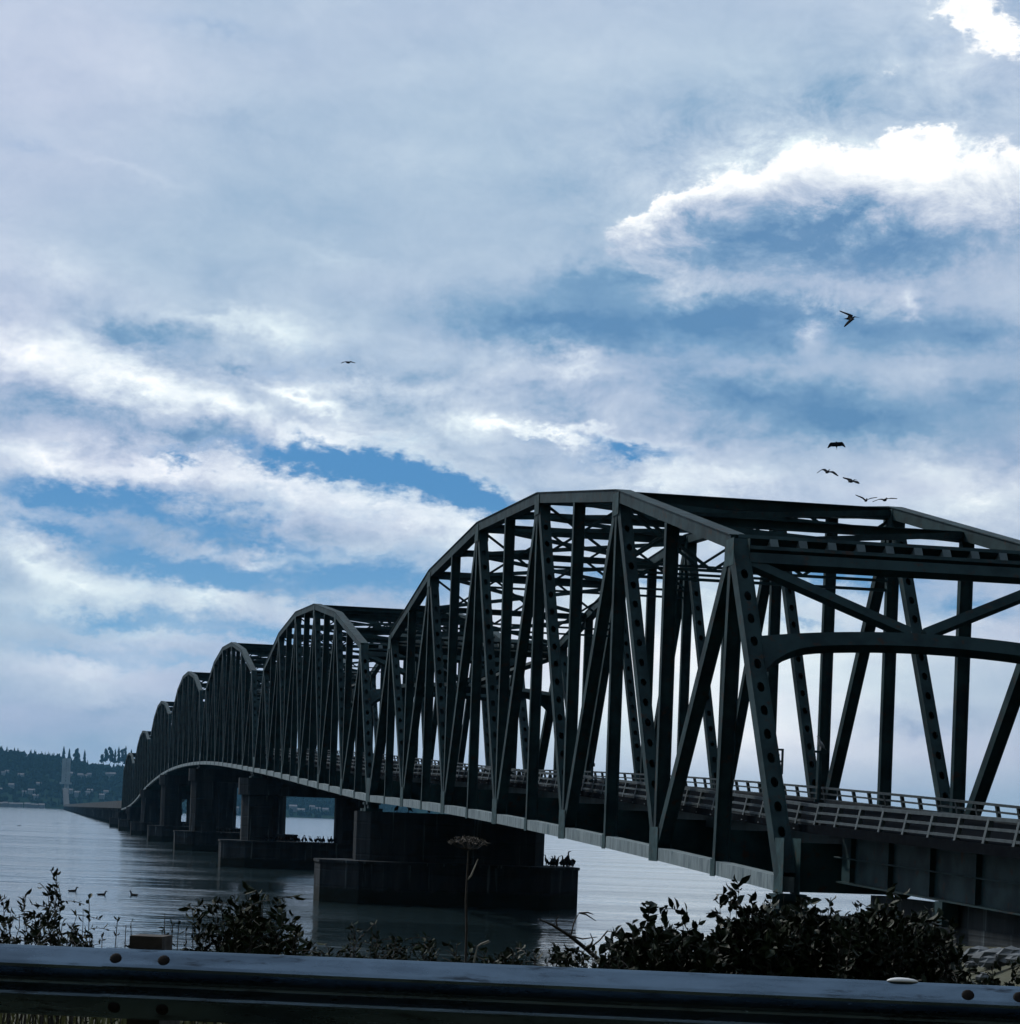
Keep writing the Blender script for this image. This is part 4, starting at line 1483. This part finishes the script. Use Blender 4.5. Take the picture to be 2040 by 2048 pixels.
bramble([(970, 1902), (1030, 1885), (1100, 1890)], 14.2, 'low ground growth under the umbrella-shaped seed head, right side', 28, 30, dens=6, body=40, ll=0.05)
bramble([(1080, 1895), (1130, 1880), (1180, 1876), (1240, 1885)], 14.4, 'low dry scrub left of the bramble thicket', 27, 34, dens=5.5, body=40, ll=0.05)
bramble([(1215, 1880), (1245, 1850), (1280, 1836), (1300, 1832), (1340, 1842)], 14.6, 'bramble clump at the left end of the big thicket', 21, 52, ((1298, 1808), (1296, 1822), (1262, 1842), (1225, 1862)))
bramble([(1320, 1852), (1345, 1838), (1365, 1832), (1400, 1842), (1430, 1852), (1450, 1850)], 15.0, 'rounded bramble clump below the bottom chord', 22, 56, ((1366, 1822), (1398, 1836), (1335, 1842)))
bramble([(1420, 1856), (1450, 1815), (1475, 1790), (1500, 1800), (1530, 1812), (1570, 1805)], 15.4, 'tallest bramble with a shoot reaching the bridge chord', 23, 60, ((1470, 1760), (1478, 1768), (1462, 1775), (1436, 1802), (1505, 1792), (1545, 1792), (1525, 1806)))
bramble([(1545, 1815), (1590, 1805), (1640, 1808), (1690, 1815), (1720, 1825)], 15.6, 'thick bramble clump below the end of the near truss', 24, 70, ((1566, 1790), (1600, 1798), (1660, 1795), (1722, 1806)))
bramble([(1690, 1830), (1740, 1805), (1790, 1800), (1830, 1830)], 15.8, 'thick bramble clump below the approach span', 25, 66, ((1772, 1790),))
bramble([(1800, 1830), (1850, 1820), (1880, 1835), (1915, 1885), (1930, 1915)], 16.4, 'bramble clump before the shaded abutment', 26, 56, ((1872, 1818), (1902, 1850)))
bramble([(1890, 1930), (1950, 1945), (2000, 1950), (2070, 1945)], 15.2, 'low bramble strip before the pale stones', 29, 34, ((1990, 1925), (2033, 1918)), dens=6, body=40, ll=0.05)

# umbrella-shaped seed head on a tall stalk
D = 13.2
b0 = at(936, 1880, D)
b0.z = 5.0
T = thing('cow_parsnip', b0, 'tall dry stalk with an umbrella-shaped seed head before the pier', 'plant')
top = at(937, 1700, D)
kn = at(934, 1760, D)
MB().tube([b0, at(933, 1860, D), at(932, 1800, D), kn, at(936, 1720, D), top], [0.0075, 0.007, 0.0065, 0.006, 0.005, 0.0045], 7).build('stalk', M['twig'], T)
MB().tube([kn, at(942, 1752, D), at(948, 1738, D), at(956, 1718, D)], [0.005, 0.005, 0.0045, 0.003], 6).build('side_stalk', M['dry'], T)
ray_, fl_ = MB(), MB()
r_ = random.Random(3)
for i in range(34):
    th = i * 2.39996
    rr = 0.105 * math.sqrt((i + 0.5) / 34)
    tip_ = Vector((top.x - 0.004 + math.cos(th) * rr, top.y + math.sin(th) * rr, top.z + 0.066 - 3.0 * rr * rr + r_.uniform(-.004, .004)))
    mid = top.lerp(tip_, 0.55) - Vector((0, 0, 0.012))
    ray_.tube([top, mid, tip_], 0.0013, 3, False)
    for q_ in range(9):
        pq = tip_ + Vector((r_.gauss(0, .011), r_.gauss(0, .011), r_.gauss(0.002, .004)))
        leaf(fl_, pq, rdir(r_), rdir(r_), 0.012, 0.008)
uh = ray_.build('seed_head', M['twig'], T)
fl_.build('florets', M['umbel'], uh)

# a second dry curled stalk
b0 = at(951, 1915, 13.0)
T = thing('dry_stalk', b0, 'short curled dry stalk just above the guardrail, below the seed head', 'plant')
MB().tube([at(948, 1925, 13.0), at(951, 1908, 13.0), at(955, 1893, 13.0), at(962, 1888, 13.0), at(978, 1881, 13.0)], [0.006, 0.006, 0.004, 0.006, 0.003], 6).build('stem', M['dry'], T)
lf = MB()
leaf(lf, at(960, 1890, 13.0), Vector((0.9, 0, 0.35)), Vector((0, -1, 0.4)), 0.06, 0.012)
lf.build('curled_leaf', M['dry'], T)

# bare fallen branch right of the nearest pier
T = thing('bare_branch', at(1150, 1890, 14.4), 'bare leaning branch with twigs right of the nearest pier', 'branch')
MB().tube([at(1215, 1935, 14.4), at(1175, 1900, 14.4), at(1140, 1872, 14.3), at(1105, 1850, 14.2), at(1078, 1838, 14.1)], [0.014, 0.013, 0.011, 0.008, 0.004], 6).build('limb', M['twig'], T)
for pts in ([(1141, 1873), (1148, 1845), (1158, 1826)], [(1158, 1826), (1172, 1829), (1192, 1842)], [(1158, 1826), (1176, 1825), (1187, 1829)],
            [(1175, 1900), (1200, 1880), (1215, 1862), (1224, 1864)], [(1115, 1858), (1112, 1840), (1118, 1832)], [(1140, 1872), (1165, 1878), (1195, 1874)], [(1175, 1902), (1186, 1880), (1180, 1866)]):
    MB().tube([at(x_, y_, 14.3) for x_, y_ in pts], [0.005] * (len(pts) - 1) + [0.002], 5).build('twig', M['twig'], T)

# upright weeds between the shrubs
weeds = [(180, 1862), (205, 1868), (235, 1838), (252, 1850), (262, 1845), (345, 1850), (358, 1838), (372, 1860), (385, 1848), (408, 1850), (420, 1862), (330, 1862), (395, 1870), (700, 1868), (745, 1862), (800, 1878), (330, 1826)]
for i, (x, y) in enumerate(weeds):
    r_ = random.Random(100 + i)
    D = 12.9 + r_.random() * 0.9
    tip_ = at(x, y, D)
    base = Vector((tip_.x - 0.02 + r_.uniform(-.05, .05), tip_.y, 5.0))
    if i == 16:
        base = Vector((at(322, 1900, D).x, D, 5.0))
    T = thing('weed', base, 'thin upright weed between the shrubs behind the guardrail', 'weed', 'thin weeds behind the guardrail')
    mid = base.lerp(tip_, 0.5) + Vector((r_.uniform(-.02, .02), 0, 0))
    MB().tube([base, mid, tip_], [0.005, 0.004, 0.0022], 4, False).build('stem', M['twig'], T)
    lf = MB()
    for q_ in range(26):
        f_ = r_.uniform(0.25, 1.0)
        p = base.lerp(tip_, f_)
        leaf(lf, p, (rdir(r_) + Vector((0, 0, 0.6))).normalized(), rdir(r_), 0.035 * r_.uniform(.6, 1.3), 0.011)
    lf.build('leaves', M['leaf'], T)

# grass on the verge, below and behind the rail
gb = MB()
r_ = random.Random(77)
for i in range(5200):
    x = r_.uniform(-4.6, 4.8)
    y = r_.uniform(11.9, 17.2)
    z = float(ground_h(x, y)) - 0.02
    h_ = r_.uniform(0.10, 0.30)
    dx, dy = r_.gauss(0, .08), r_.gauss(0, .05)
    w_ = 0.006
    gb.add([(x - w_, y, z), (x + w_, y, z), (x + dx * .4 + w_ * .7, y + dy * .4, z + h_ * .6), (x + dx * .4 - w_ * .7, y + dy * .4, z + h_ * .6), (x + dx, y + dy, z + h_)], [(0, 1, 2, 3), (3, 2, 4)])
tag(gb.build('grass', M['grass']), 'rough verge grass behind and below the guardrail', kind='stuff')

# pale stones on the bank below the approach span
for i in range(44):
    r_ = random.Random(500 + i)
    x, y = r_.uniform(1905, 2075), 0
    D = r_.uniform(29, 52)
    X = (x - 1020 + (1915 - Y0) * 0.0367) / FPX * D
    z = float(ground_h(X, D))
    p = Vector((X, D, z + 0.08))
    V, F = [], []
    n = 7
    sz = r_.uniform(0.10, 0.30)
    st2 = r_.uniform(0.8, 1.5)
    for ii, (zz_, rr) in enumerate(((-0.5, 0.75), (0.0, 1.0), (0.42, 0.7))):
        for j in range(n):
            th = j * math.tau / n + ii * 0.3
            k2 = r_.uniform(0.78, 1.18)
            V.append((math.cos(th) * sz * rr * k2 * st2, math.sin(th) * sz * rr * k2, zz_ * sz * r_.uniform(.8, 1.15)))
    V.append((0, 0, sz * 0.6))
    for ii in range(2):
        for j in range(n):
            k2 = (j + 1) % n
            F.append((ii * n + j, ii * n + k2, (ii + 1) * n + k2, (ii + 1) * n + j))
    F += [(2 * n + j, 2 * n + (j + 1) % n, 3 * n) for j in range(n)]
    F.append(tuple(range(n))[::-1])
    me = MB().add(V, F).mesh('boulder')
    me.materials.append(M['rock'])
    o = bpy.data.objects.new('boulder', me)
    col.objects.link(o)
    o.location = p
    o.rotation_euler = (0, 0, r_.uniform(0, 6.28))
    tag(o, 'pale riprap boulder on the bank below the approach span', 'boulder', 'riprap boulders on the bank')

# ------------------------------------------------------------------ haze over the river
hm = bpy.data.materials.new('river_haze')
hm.use_nodes = True
hn = hm.node_tree
for n_ in list(hn.nodes):
    hn.nodes.remove(n_)
pv = hn.nodes.new('ShaderNodeVolumePrincipled')
pv.inputs['Color'].default_value = (0.24, 0.63, 1.0, 1)
pv.inputs['Density'].default_value = 3.2e-5
pv.inputs['Anisotropy'].default_value = 0.0
ho = hn.nodes.new('ShaderNodeOutputMaterial')
hn.links.new(pv.outputs[0], ho.inputs['Volume'])
hb = MB().box((0, 0, 128.5), 27000, 27000, 263)
o = hb.build('haze', hm)
tag(o, 'thin blue haze over the river', kind='stuff')
